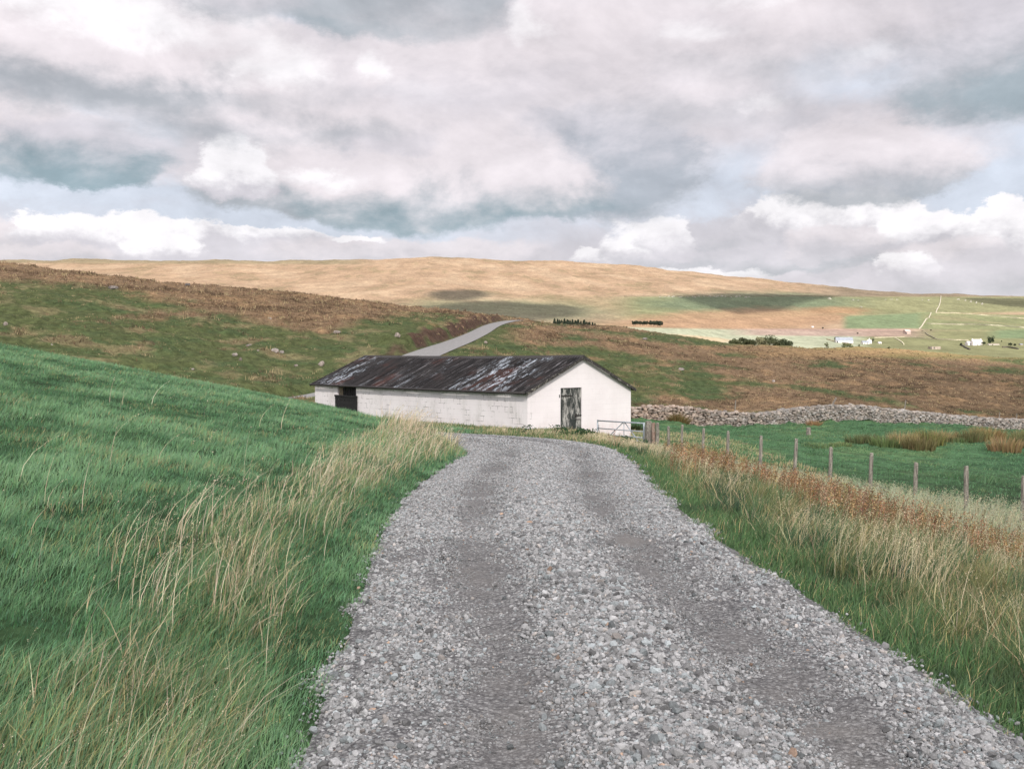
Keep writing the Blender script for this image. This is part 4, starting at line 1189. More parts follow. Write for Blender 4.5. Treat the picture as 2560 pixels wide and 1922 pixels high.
    d2 = MB(); d2.box(d0, d1, .072, .10, -.95, dz - .005); d2.build('backing_board', M_BLACK, door)
    h = MB(); h.box(d0 - .07, d0 + .70, .012, .033, dz - .36, dz - .31); h.box(d0 - .09, d0 - .05, -.012, .02, dz - .40, dz - .27)
    h.build('hinge', M_IRON, door)
    h = MB(); h.box(d1 - .40, d1 + .08, .006, .032, dz - 1.42 + .22, dz - 1.38 + .22); h.box(d1 - .36, d1 - .31, .0, .033, dz - 1.26, dz - 1.10); h.tube([(d1 - .15, -.03, dz - 1.18), (d1 - .15, .02, dz - 1.18)], .018); h.box(d1 - .40, d1 - .05, .012, .033, dz - 1.36, dz - 1.335)
    h.build('latch', M_IRON, door)
    # slatted opening with the black half door
    hatch = MB()
    hz = 1.02
    for i in range(6):
        hatch.box(-.07, -.035, o0 - .16, o1 + .14, -.42 + i * .24, -.42 + (i + 1) * .24 - .010, .004)
    hatch.box(-.035, -.012, o0 - .1, o0 + .02, -.42, hz - .03); hatch.box(-.035, -.012, o1 - .04, o1 + .08, -.42, hz - .03)
    hd = hatch.build('half_door', M_BLACK, root)
    rail = MB(); rail.box(-.10, -.0705, o0 - .18, o1 + .16, hz - .09, hz + .0); rail.build('rail', M_BLACK, hd)
    s = MB(); n = 6
    wd = (o1 - .34 - o0 - .02) / n
    for i in range(n):
        a = o0 + .01 + i * wd
        s.box(.10, .125, a + .012, a + wd - .035 + random.uniform(-.015, .01), .3, EAVE - .02)
    s.build('slatted_board', M_BLACK, root)
    b = MB(); b.box(.09, .125, o1 - .33, o1 - .005, .3, EAVE - .02); b.build('shutter', M_TAN, root, bevel=.004)
    return root
M_ROOF_EDGE = mat_oldwood('dark_roof_trim', (.016, .016, .017), (.06, .055, .05))
barn()

# ------------------------------------------------------------------ gate, gate posts, fence
def gate():
    A = Vector((3.60, 40.3)); B = Vector((5.10, 37.05))
    z_ = -2.12
    d = B - A; L = d.length
    r = empty('field_gate', (A.x, A.y, z_), math.atan2(d.y, d.x), 'grey galvanised steel bar gate standing shut in front of the barn corner', 'gate')
    zs = [1.12, .80, .56, .40, .22]
    for xq in (0, L):
        f = MB(); f.tube([(xq, 0, .0), (xq, 0, 1.16 - .11 * (xq == 0))], .032); f.build('upright', M_GALV, r, True)
    for i, z in enumerate(zs):
        b = MB(); b.tube([(.02, 0, z - .11), (L - .02, 0, z)], .028 if i == 0 else .021); b.build('bar', M_GALV, r, True)
    b = MB(); b.tube([(L * .58, .02, .2), (L * .58, .02, 1.10)], .017)
    b.build('upright', M_GALV, r, True)
    for e in (L * .12, L * .97):
        b = MB(); b.tube([(e, .03, .16), (L * .58, .03, 1.10)], .02); b.build('brace', M_GALV, r, True)
    b = MB(); b.tube([(-.05, 0, .70), (.1, 0, .70), (.12, 0, .58)], .014, 6); b.tube([(.1, 0, .84), (.1, 0, .60)], .012, 6); b.build('latch', M_IRON, r, True)
gate()
def post_mesh(h, w, mat, seed, square=False, bury=.35):
    rs = random.Random(seed); m = MB(); n = 9; k = 10
    vs = []; fs = []
    for i in range(n + 1):
        z = -bury + (h + bury) * i / n
        for j in range(k):
            a = 2 * math.pi * j / k
            q = 1.0
            if square: q = 1 / max(abs(math.cos(a)), abs(math.sin(a))) ** .75
            rr = w / 2 * q * (1 + rs.uniform(-.07, .07)) * (1 - .12 * i / n) * (.93 if i == n else 1)
            zt_ = z + (rs.uniform(-.025, .02) if i == n else 0)
            vs.append((rr * math.cos(a) + .006 * math.sin(z * 5 + seed), rr * math.sin(a), zt_))
    for i in range(n):
        for j in range(k): fs.append((i*k+j, i*k+(j+1) % k, (i+1)*k+(j+1) % k, (i+1)*k+j))
    vs.append((0, 0, h + .01)); t_ = len(vs) - 1
    for j in range(k): fs.append((n*k+j, n*k+(j+1) % k, t_))
    fs.append(tuple(range(k - 1, -1, -1)))
    m.add(vs, fs); return m
def gateposts():
    for px, Y, w, top, mat, lab in [(1622, 36.7, .24, 1053, M_POST, 'thick grey timber gate post holding the end of the steel gate'),
                                  (1634.5, 36.4, .14, 1057, M_PINK, 'pinkish brown timber post between the thick gate post and a thin grey post'),
                                  (1644, 36.2, .13, 1057, M_POST, 'thin grey timber post right of the pinkish post at the start of the fence')]:
        X = (px - 1280) / F * Y; g = ground(X, Y); h = z_at(top, Y) - g
        m = post_mesh(h, w, mat, int(px), True); o = m.build('gate_post', mat, None, False)
        o.location = (X, Y, g); o.rotation_euler = (R(1), R(-.6), R(20))
        tag(o, lab, 'post', 'timber posts clustered at the gate')
gateposts()
def fence():
    k0 = np.arange(0, 13)
    r = empty('wire_fence', (5.83, 36.0, ground(5.83, 36.0)), 0, 'wire fence on weathered wooden posts running along the green field below the track', 'fence')
    ro = r.location
    u = [1672, 1705, 1758, 1820, 1902, 1987, 2077, 2178, 2292, 2421, 2562, 2740, 2960]
    top = [1066, 1062, 1071, 1078, 1089, 1097, 1118, 1133, 1156, 1166, 1190, 1225, 1260]
    tilt = [0, 1, 2, 0, 4, 5, 3, 2, 1, .5, 1, 0, 0]
    tops = []
    for k in range(13):
        # where the line of sight through this post meets the fence line
        a = (u[k] - 1280) / F
        t_ = (a * 36.0 - 5.83) / (.49 + a * 1.58)
        Y = 36 - 1.58 * t_; X = 5.83 + .49 * t_
        g = ground(X, Y); h = max(.9, z_at(top[k], Y) - g)
        o = post_mesh(h, .112 if k != 1 else .10, M_POST, k).build('post', M_POST, r)
        o.location = Vector((X, Y, g)) - ro
        ty = R(tilt[k]); o.rotation_euler = (R(random.uniform(-1.5, 1.5)), ty, random.uniform(0, 1))
        o.rotation_mode = 'XYZ'
        tops.append((X + math.sin(ty) * h, Y, g, h))
    for f in (.93, .74, .58, .44, .30, .18, .07):
        m = MB(); m.tube([Vector((x - (1 - f) * 0, y - .055, g + h * f)) - ro for x, y, g, h in tops], .0035 if f < .9 else .004, 4); m.build('wire', M_IRON, r)
    m = MB()
    for (x, y, g, h), (x2, y2, g2, h2) in zip(tops[4:-1], tops[5:]):
        for s in np.linspace(0, 1, 9)[:-1]:
            X, Y = x + (x2-x)*s, y + (y2-y)*s - .055; G0 = g + (g2-g)*s; H = h + (h2-h)*s
            m.tube([Vector((X, Y, G0 + .02)) - ro, Vector((X, Y, G0 + H * .74)) - ro], .0022, 3, False)
    m.build('netting', M_IRON, r)
fence()
def far_posts():
    spec = [(2066, 1004, .10, 28), (2260, 1016, .07, 9), (1836, 1016, .06, 4), (2497, 1046, .06, 6), (2541, 1050, .07, 4)]
    labs = ['leaning wooden post behind the wall above its highest hump', 'wooden post tilted slightly right behind the wall, right of the hump', 'thin short post just behind the wall dip left of the hump',
            'thin post low behind the far right of the wall', 'post behind the wall nearest the right edge of the photo']
    for (px, top, w, tl), lb in zip(spec, labs):
        Y = np.interp(px, [1560, 1900, 2560, 3000], [66, 70, 86, 92]) + 6
        X = (px - 1280) / F * Y; g = ground(X, Y); h = max(.9, z_at(top - 16, Y) - g)
        o = post_mesh(h, w * 1.6, M_POST, int(px)).build('wooden_post', M_POST); o.location = (X, Y, g); o.rotation_euler = (0, R(tl), 0)
        tag(o, lb, 'post', 'wooden posts behind the dry stone wall')
far_posts()

# ------------------------------------------------------------------ dry stone wall
def wall_pts():
    px = np.array([1470, 1580, 1640, 1740, 1830, 1900, 1965, 2060, 2140, 2200, 2300, 2420, 2560, 2700, 2900])
    top = np.array([1016, 1018, 1014, 1021, 1032, 1033, 1024, 1015, 1014, 1020, 1030, 1041, 1050, 1056, 1060])
    bot = np.array([1056, 1057, 1057, 1058, 1064, 1066, 1066, 1059, 1059, 1060, 1066, 1076, 1083, 1088, 1092])
    Y = np.interp(px, [1560, 1900, 2560, 3000], [66, 70, 86, 92])
    X = (px - 1280) / F * Y
    z0 = np.array([ground(x, y) for x, y in zip(X, Y)]); z1 = z_at(top, Y)
    return X, Y, z0, z1
def dry_wall():
    X, Y, z0, z1 = wall_pts()
    d = np.concatenate([[0], np.cumsum(np.hypot(np.diff(X), np.diff(Y)))]); L = d[-1]
    fX = lambda s: np.interp(s, d, X); fY = lambda s: np.interp(s, d, Y)
    fT = lambda s: pchip(d, z1, s)
    f = ICO2[1]; base = []
    for i in range(14):
        r_ = np.random.default_rng(300 + i); q = np.sign(ICO2[0]) * np.abs(ICO2[0]) ** .62
        for _ in range(5):
            v = r_.normal(size=3); v /= np.linalg.norm(v); h = r_.uniform(.62, .95); s_ = q @ v; q = q - np.where(s_ > h, s_ - h, 0)[:, None] * v
        base.append(q * (1 + r_.uniform(-.07, .07, (len(q), 1))))
    base = np.array(base)
    P = []; S_ = []; tl = []
    for side in (-1, 1):
        z = 0.0
        for row in range(14):
            rh = rng.uniform(.115, .185); s = rng.uniform(0, .3)
            while s < L:
                w = np.exp(rng.normal(math.log(.27), .32)); h = rh * rng.uniform(.85, 1.35)
                sc = s + w / 2; x, y = fX(sc), fY(sc); g = ground(x, y) if row == 0 else None
                P.append((sc, side, z + rh / 2, row)); S_.append((w * .54, .16, h * .56)); tl.append(rng.normal(0, .10))
                s += w
            z += rh
    # coping
    s = 0
    while s < L:
        w = rng.uniform(.16, .42); P.append((s + w/2, 0, -1, 99)); S_.append((w * .55, .24, rng.uniform(.09, .17))); tl.append(rng.normal(0, .35)); s += w * .9
    P = np.array(P); S_ = np.array(S_); tl = np.array(tl)
    x = fX(P[:, 0]); y = fY(P[:, 0]); g = ground(x, y) - .05; top = fT(P[:, 0])
    z = np.where(P[:, 3] == 99, top - .06 + rng.normal(0, .03, len(P)), g + P[:, 2])
    keep = (P[:, 3] == 99) | (z < top - .13)
    P, S_, tl, x, y, z, g, top = [a[keep] for a in (P, S_, tl, x, y, z, g, top)]
    e = .02; tx = fX(P[:, 0] + e) - fX(P[:, 0] - e); ty = fY(P[:, 0] + e) - fY(P[:, 0] - e); ln = np.hypot(tx, ty); tx /= ln; ty /= ln
    off = P[:, 1] * (.24 - .08 * (z - g) / 1.3) + rng.normal(0, .025, len(P))
    cx = x - ty * off * -1; cy2 = y + tx * off * -1
    k = rng.integers(0, len(base), len(P))
    q = base[k] * S_[:, None, :]
    ct, st = np.cos(tl)[:, None], np.sin(tl)[:, None]
    qx = q[..., 0] * ct - q[..., 2] * st; qz = q[..., 0] * st + q[..., 2] * ct
    V = np.stack([cx[:, None] + qx * tx[:, None] - q[..., 1] * ty[:, None], cy2[:, None] + qx * ty[:, None] + q[..., 1] * tx[:, None], z[:, None] + qz], -1)
    n = len(P); nv = base.shape[1]
    Fc = (f[None] + (np.arange(n) * nv)[:, None, None]).reshape(-1, 3)
    gy = rng.uniform(.18, .42, n); warm = rng.uniform(0, 1, n)[:, None]
    c = gy[:, None] * (C_(1.0, .88, .76) * warm + C_(.95, .93, .88) * (1 - warm))
    pinkw = ss(x, 20, 10)[:, None]; c = c * (1 + pinkw * (C_(1.06, .93, .86) - 1))
    c = np.repeat(c, nv, 0)
    root_z = float(ground(X[3], Y[3]))
    # wall core, coloured dark to paint shade into the gaps between stones
    m = MB(); ss_ = np.linspace(0, L, 90)
    for a, b in zip(ss_[:-1], ss_[1:]):
        x0_, y0_, x1_, y1_ = fX(a), fY(a), fX(b), fY(b)
        g0, g1 = ground(x0_, y0_) - .3, ground(x1_, y1_) - .3; t0, t1 = fT(np.array([a]))[0] - .16, fT(np.array([b]))[0] - .16
        nx, ny = -(y1_ - y0_), x1_ - x0_; l_ = math.hypot(nx, ny); nx, ny = nx / l_ * .2, ny / l_ * .2
        m.add([(x0_+nx, y0_+ny, g0), (x0_-nx, y0_-ny, g0), (x1_-nx, y1_-ny, g1), (x1_+nx, y1_+ny, g1), (x0_+nx*.7, y0_+ny*.7, t0), (x0_-nx*.7, y0_-ny*.7, t0), (x1_-nx*.7, y1_-ny*.7, t1), (x1_+nx*.7, y1_+ny*.7, t1)],
              [(0,1,5,4), (3,7,6,2), (1,2,6,5), (0,4,7,3), (4,5,6,7)])
    o = mesh_np('dry_stone_wall', V.reshape(-1, 3), Fc, mat_stones('wall_stones', 9, .3), smooth=False, col=c)
    tag(o, 'long dry stone wall of grey and buff stones rising over a hump behind the field', 'wall')
    m.build('wall_core', simple('dark_core', (.05, .045, .04), .9, 5), o)
dry_wall()

# ------------------------------------------------------------------ rushes and small plants
def clump(name, px, Y, wm, hm, n, col, label, cat, group=None, bw=.03, fan=.6, dy=None, kind=None):
    c = G(px, Y); ang = rng.uniform(0, 2*np.pi, n); rr = np.sqrt(rng.uniform(0, 1, n)) * wm / 2
    dx = rr * np.cos(ang); dyy = rr * np.sin(ang) * (dy or 1)
    X, Y_ = c.x + dx, c.y + dyy; Z = ground(X, Y_)
    h = hm * rng.uniform(.55, 1.05, n) * (1 - .45 * (rr / (wm / 2)) ** 2)
    cc = vary(col, n, .25, .08)
    P = np.stack([X - c.x, Y_ - c.y, Z - c.z - .03], 1)
    o = blades(name, P, h, np.full(n, bw), fan * (rr / (wm / 2)) + rng.uniform(0, .3, n), ang + rng.normal(0, .4, n), cc, M_GRASS, None, None, tipcol=cc * 1.15, seg=3)
    o.location = c
    return tag(o, label, cat, group, kind)
clump('rush_bush', 1697, 64.2, 1.35, 1.0, 700, (.22, .17, .075), 'round brown green bush of rushes against the left part of the stone wall', 'bush', bw=.03)
clump('dark_bush', 1590, 52.0, .75, .65, 500, (.05, .07, .03), 'low dark bush behind the steel gate at the barn corner', 'bush', bw=.04)
clump('brown_tuft', 2037, 69.0, 1.2, .55, 260, (.36, .23, .12), 'short rusty tuft at the foot of the stone wall hump', 'tuft', bw=.03)
def rushes():
    spec = [(2142, 1107, 40, 32, .10, .10, .05), (2175, 1108, 46, 30, .10, .09, .05), (2215, 1112, 60, 34, .10, .12, .05), (2260, 1110, 60, 46, .28, .19, .10), (2300, 1122, 60, 44, .14, .10, .05),
            (2325, 1112, 60, 50, .16, .13, .055), (2360, 1118, 50, 40, .30, .20, .11), (2400, 1132, 46, 24, .20, .17, .09), (2425, 1134, 50, 40, .12, .10, .05), (2450, 1122, 50, 45, .20, .15, .07),
            (2475, 1130, 60, 46, .24, .14, .07), (2515, 1118, 60, 50, .26, .16, .09), (2552, 1140, 40, 44, .10, .09, .04), (2556, 1108, 40, 40, .11, .10, .045), (2575, 1125, 60, 44, .2, .14, .07), (2640, 1130, 80, 44, .2, .14, .07),
            (2050, 1112, 70, 12, .12, .15, .07), (2105, 1112, 50, 12, .14, .15, .07), (2390, 1104, 70, 22, .10, .12, .055)]
    Vs = []; 
    PP = []; H = []; A = []; LN = []; CC = []
    for px, base, wpx, hpx, r_, g_, b_ in spec:
        # depth where the field shows at this row
        Yc = 48.0
        for _ in range(40):
            gz = ground((px - 1280) / F * Yc, Yc); yy = proj((px - 1280) / F * Yc, Yc, gz)[1]
            Yc += (yy - base) * .35; Yc = min(max(Yc, 34), 62)
        wm = wpx / F * Yc; hm = hpx / F * Yc * 1.0; n = int(380 * wpx / 50)
        ang = rng.uniform(0, 2*np.pi, n); rr = np.sqrt(rng.uniform(0, 1, n)) * wm / 2 * 1.2
        X = (px - 1280) / F * Yc + rr * np.cos(ang); Y_ = Yc + rr * np.sin(ang) * 1.3
        PP.append(np.stack([X, Y_, ground(X, Y_) - .03], 1)); H.append(hm * rng.uniform(.5, 1.05, n) * (1 - .3 * (rr / wm) ** 2)); A.append(ang); LN.append(rng.uniform(.1, .5, n)); CC.append(vary((r_ * 1.15 + .02, g_ * 1.3 + .03, b_ * 1.3 + .01), n, .28, .06))
    P = np.concatenate(PP); cc = np.concatenate(CC)
    blades('rushes', P, np.concatenate(H), np.full(len(P), .032), np.concatenate(LN), np.concatenate(A), cc, M_GRASS, 'bank of brown and green rushes across the field before the wall', 'rushes', tipcol=cc * 1.2, seg=3)
rushes()
def nettles():
    P = []
    for px, Y in [(1410, 34.5), (1447, 35.2), (1452, 34.2), (1466, 33.8), (1560, 33.0), (1572, 32.2), (1318, 34.6), (1392, 35.1), (1475, 34.4), (1610, 31.0)]:
        c = G(px, Y); n = 90
        q = rng.normal(0, 1, (n, 3)) * [.16, .16, .0]; hz = rng.uniform(.03, .30, n)
        P.append(np.array(c)[None] + q * (1 - hz[:, None]) + np.array([0, 0, 1]) * hz[:, None])
    P = np.concatenate(P)
    V, Fc, Cc = leaf_bits(P, rng.uniform(.03, .055, len(P)), vary([.035, .085, .035], len(P), .25))
    tag(mesh_np('nettles', V, Fc, M_GRASS, col=Cc), 'dark green nettles along the edge of the track before the barn', 'nettles', kind='stuff')
nettles()

# ------------------------------------------------------------------ boulders
M_ROCK = mat_stones('boulder_stone', 6, .35)
def boulder(px, py, wpx, hpx, label, seed, grp, tone=.36, warm=.5, y0=50, y1=240, tilt=0.0):
    # nearest depth where the hillside shows at this row
    Ys = np.exp(np.linspace(math.log(y0), math.log(y1), 300)); gx = (px - 1280) / F * Ys
    gz = ground(gx, Ys); rows = proj(gx, Ys, gz)[1]
    i = int(np.argmax(rows <= py + hpx * .5)) if (rows <= py + hpx * .5).any() else int(np.argmin(rows))
    Y = Ys[i]; c = Vector((gx[i], Y, gz[i]))
    r_ = np.random.default_rng(seed); v = ICO3[0].copy()
    for _ in range(7):
        d = r_.normal(size=3); d /= np.linalg.norm(d); h = r_.uniform(.55, .85); s_ = v @ d; v = v - np.where(s_ > h, s_ - h, 0)[:, None] * d
    v *= 1 + .06 * r_.normal(size=(len(v), 1)); w = wpx / F * Y / 2 * .86; h = hpx / F * Y * .75
    v = v * [w, w * .8, h * .95]; ca, sa = math.cos(tilt), math.sin(tilt); v = np.stack([v[:, 0] * ca - v[:, 2] * sa, v[:, 1], v[:, 0] * sa + v[:, 2] * ca], 1)
    v[:, 2] += h * .15
    n = len(v); col = np.tile(C_(1.0, .93 - .08 * warm, .88 - .16 * warm) * tone * .72, (n, 1)) * np.exp(r_.normal(0, .1, (n, 1)))
    o = mesh_np('boulder', v, ICO3[1], M_ROCK, col=col); o.location = c
    tag(o, label, 'boulder', grp)
ICO3 = ico(3)
gl = 'boulders scattered over the left hillside'; gr_ = 'boulders on the moor behind the barn'
for a in [(285, 720, 34, 9, 'broad flat grey boulder at the lower edge of the brown band high on the hill', 1, gl, .30, .3),
          (472, 711, 18, 9, 'dark grey rounded boulder right on the brown ridge of the left hillside', 2, gl, .16, .2),
          (675, 795, 12, 5, 'small pale boulder alone inside the brown grass, above the pair near the barn', 3, gl, .42, .5),
          (622, 864, 20, 6, 'long flat boulder up and left of the pale pair on the green slope', 4, gl, .30, .4),
          (588, 886, 20, 9, 'white topped boulder left of the flat one on the green slope', 5, gl, .45, .3),
          (601, 897, 10, 8, 'small dark buff boulder tucked under the white topped one', 6, gl, .24, .8),
          (687, 876, 26, 11, 'largest pale grey boulder, left one of the touching pair above the barn', 7, gl, .42, .3),
          (705, 879, 14, 10, 'smaller pale boulder, right one of the touching pair above the barn', 8, gl, .38, .3),
          (802, 910, 15, 16, 'tall slanting pinkish boulder nearest the left end of the barn roof', 9, gl, .44, .7, 50, 240, -.7),
          (740, 913, 13, 7, 'low buff boulder left of the tall slanting one', 10, gl, .34, .7),
          (482, 922, 10, 5, 'small boulder just above the green bank, far left of the barn', 11, gl, .36, .4),
          (16, 808, 14, 11, 'buff boulder at the very left edge of the photo', 12, gl, .38, .6),
          (131, 862, 6, 5, 'tiny pale boulder low on the slope near the left edge', 13, gl, .42, .4),
          (844, 828, 24, 8, 'long pale boulder in the straw grass left of the lane', 14, gl, .36, .5),
          (994, 842, 18, 10, 'pinkish boulder on the grass bank left of the lane', 15, gl, .42, .7),
          (645, 876, 7, 5, 'small buff boulder between the flat boulder and the pale pair', 16, gl, .34, .7),
          (1215, 855, 13, 6, 'buff boulder in the grass right of the lane behind the barn roof', 17, gr_, .42, .8),
          (1704, 921, 20, 8, 'grey boulder on the moor above the stone wall bush', 18, gr_, .34, .4),
          (1934, 952, 9, 6, 'white boulder in the brown grass right of the green slope', 19, gr_, .5, .2),
          (1612, 846, 16, 6, 'pale grey boulder near the crest of the moor left of the far trees', 20, gr_, .34, .2)]:
    boulder(*a)
def field_stub():
    c = G(2023, 50.5); m = post_mesh(.42, .26, M_POST, 9, False, .1); o = m.build('tree_stump', M_POST); o.location = c
    tag(o, 'short pale topped stump standing in the green field before the wall', 'stump')
field_stub()

# ------------------------------------------------------------------ far trees
def leafy(name, hgt, wid, seed, colr, nleaf=1500, flat=.85, trunk=True, parent=None, clumps=26, lsz=.32):
    r_ = np.random.default_rng(seed)
    root = empty(name)
    cl = r_.normal(size=(clumps, 3)); cl /= np.linalg.norm(cl, axis=1)[:, None]; cl *= (r_.uniform(.25, 1, clumps) ** .5)[:, None]
    cen = cl * [wid / 2 * .72, wid / 2 * .72, hgt * .36 * flat] + [0, 0, hgt * .52]
    rad = r_.uniform(.16, .30, clumps) * wid * .62
    k = r_.integers(0, clumps, nleaf); d = r_.normal(size=(nleaf, 3)); d /= np.linalg.norm(d, axis=1)[:, None]
    P = cen[k] + d * (rad[k] * r_.uniform(.55, 1.05, nleaf))[:, None] * [1, 1, .75]
    P[:, 2] = np.clip(P[:, 2], hgt * .04, hgt * 1.02)
    V, Fc, Cc = leaf_bits(P, r_.uniform(.6, 1.2, nleaf) * lsz, np.asarray(colr) * np.exp(r_.normal(0, .25, nleaf))[:, None] * (r_.uniform(.75, 1.25, clumps)[k])[:, None])
    mesh_np('crown', V, Fc, M_LEAF, root, col=Cc)
    m = MB(); m.tube([(0, 0, -1), (.1, 0, hgt * .25), (0, .1, hgt * .6)], [hgt * .035, hgt * .028, hgt * .015], 7)
    for i in range(5):
        a = i * 1.257 + seed; e = cen[i % clumps]; m.tube([(0, 0, hgt * (.22 + .05 * i)), tuple(e * [.5, .5, 1]), tuple(e)], [hgt * .018, hgt * .012, hgt * .005], 5)
    m.build('trunk', M_BARK, root, True)
    return root
M_BARK = simple('bark', (.09, .07, .055), .9, 3)
def conifer(name, hgt, wid, seed, colr):
    r_ = np.random.default_rng(seed); root = empty(name); n = 1500
    t_ = r_.uniform(.06, 1, n) ** .9; a = r_.uniform(0, 6.28, n); whorl = np.round(t_ * 9) / 9
    rr = wid / 2 * (1.03 - whorl) * r_.uniform(.25, 1, n) ** .5 * (1 + .2 * np.sin(a * 3 + seed))
    P = np.stack([rr * np.cos(a), rr * np.sin(a), hgt * t_ - rr * .25], 1)
    V, Fc, Cc = leaf_bits(P, r_.uniform(.45, .8, n) * hgt / 12, np.asarray(colr) * np.exp(r_.normal(0, .2, n))[:, None])
    mesh_np('crown', V, Fc, M_LEAF, root, col=Cc)
    m = MB(); m.tube([(0, 0, -1), (0, 0, hgt * .95)], [hgt * .03, .03], 6); m.build('trunk', M_BARK, root)
    return root
def far_depth(px, py, y0=560, y1=4500):
    Ys = np.exp(np.linspace(math.log(y0), math.log(y1), 500)); gx = (px - 1280) / F * Ys; rows = proj(gx, Ys, ground(gx, Ys))[1]
    i = int(np.argmax(rows <= py)); return float(Ys[i]) if (rows <= py).any() else float(Ys[int(np.argmin(rows))])
def plant(o, px, Y, sc=1.0, rz=0.0, label=None, cat=None, group=None, sink=0.0):
    X = (px - 1280) / F * Y; o.location = (X, Y, ground(X, Y) - sink); o.scale = (sc, sc, sc); o.rotation_euler = (0, 0, rz); tag(o, label, cat, group)
DG = (.045, .062, .042)
def woods():
    # conifer row on the skyline of the moor
    protos = [conifer('conifer_tree', 11, 7.5, s, DG) for s in (1, 2, 3)]
    used = [False] * 3
    xs = [(1386, 797), (1394, 798), (1404, 800), (1411, 797), (1418, 799), (1425, 801), (1431, 799), (1438, 801), (1445, 799), (1452, 803), (1459, 801), (1466, 805), (1474, 805), (1481, 806), (1487, 808), (1399, 800), (1421, 801), (1442, 803), (1461, 800), (1470, 806)]
    lab = {0: 'leftmost dark conifer of the row on the moor crest right of the lane', 14: 'rightmost dark conifer of the row on the moor crest right of the lane'}
    for i, (px, top) in enumerate(xs):
        k = i % 3; o = protos[k] if not used[k] else copy_tree(protos[k]); used[k] = True
        Y = 760 + 10 * math.sin(i * 2.1) + i * 2; X = (px - 1280) / F * Y; g = ground(X, Y); hgt = max(6.0, z_at(top, Y) - g)
        plant(o, px, Y, hgt / 11, i * 1.3, lab.get(i, 'dark conifer inside the row that shows over the moor crest right of the lane'), 'tree', 'conifers in a row behind the moor crest')
    # small trees trailing off from the row
    small = [leafy('small_tree', 6, 5, s, DG, 500, clumps=10, lsz=.4) for s in (11, 12)]
    used = [False] * 2
    sp = [(1497, 816, 'small dark tree just right of the conifer row'), (1507, 815, 'second small dark tree right of the conifer row'), (1518, 814, 'small round tree in the middle of the trailing dark trees'), (1526, 812, 'tallest of the small dark trees trailing right of the conifers'),
          (1533, 817, 'last small dark tree of the trail right of the conifers'), (1558, 817, 'tiny lone tree between the trail and the dark wood'), (1566, 815, 'tiny lone tree nearest the dark wood on its left')]
    for i, (px, top, lb) in enumerate(sp):
        o = small[i % 2] if not used[i % 2] else copy_tree(small[i % 2]); used[i % 2] = True
        Y = far_depth(px, 822, 700, 1500); X = (px - 1280) / F * Y; h = max(3.5, z_at(top, Y) - ground(X, Y)); plant(o, px, Y, h / 6, i, lb, 'tree', 'small dark trees near the conifer row')
    # dark wood at the edge of the pale field
    wd = [leafy('dark_tree', 11, 10, s, DG, 1800, clumps=16, lsz=.7) for s in (21, 22, 23)]
    used = [False] * 3
    sp = [(1583, 807), (1592, 806), (1600, 804), (1607, 801), (1616, 801), (1625, 799), (1634, 799), (1643, 799), (1651, 800), (1588, 810), (1611, 805), (1629, 803), (1647, 803)]
    for i, (px, top) in enumerate(sp):
        k = i % 3; o = wd[k] if not used[k] else copy_tree(wd[k]); used[k] = True
        Y = 1135 + 14 * math.sin(i * 1.9); X = (px - 1280) / F * Y; h = max(6.5, z_at(top, Y) - ground(X, Y))
        lb = {0: 'leftmost, lower dark tree of the dense wood at the tan field', 8: 'rightmost rounded dark tree of the dense wood'}.get(i, 'dark tree inside the dense wood above the pale field')
        plant(o, px, Y, h / 11, i * .8, lb, 'tree', 'trees of the small dense dark wood')
    # tree group behind the moor crest, right
    sp = [(1850, 834, 50, 'wide dark green tree at the left end of the tree group behind the moor', (.075, .085, .04)), (1835, 842, 34, 'low tree on the outer left of the tree group behind the moor', (.07, .08, .04)), (1870, 838, 34, 'dark tree between the wide left tree and the pale tree of the group', (.07, .08, .04)),
          (1897, 837, 40, 'pale thin leaved tree in the middle of the tree group', (.17, .17, .10)), (1925, 832, 52, 'tallest olive green tree of the tree group behind the moor', (.085, .10, .05)), (1945, 841, 30, 'olive tree between the tallest and the right end tree', (.09, .10, .05)),
          (1962, 838, 42, 'round dark tree at the right end of the tree group', (.06, .075, .04))]
    for i, (px, top, w, lb, c) in enumerate(sp):
        Y = 560 + 8 * math.sin(i * 2); X = (px - 1280) / F * Y; g = ground(X, Y); h = z_at(top, Y) - g
        o = leafy('broadleaf_tree', h, w / F * Y * 1.2, 40 + i, c, 2600, clumps=26, lsz=.42); plant(o, px, Y, 1, 0, lb, 'tree', 'tree group behind the moor crest')
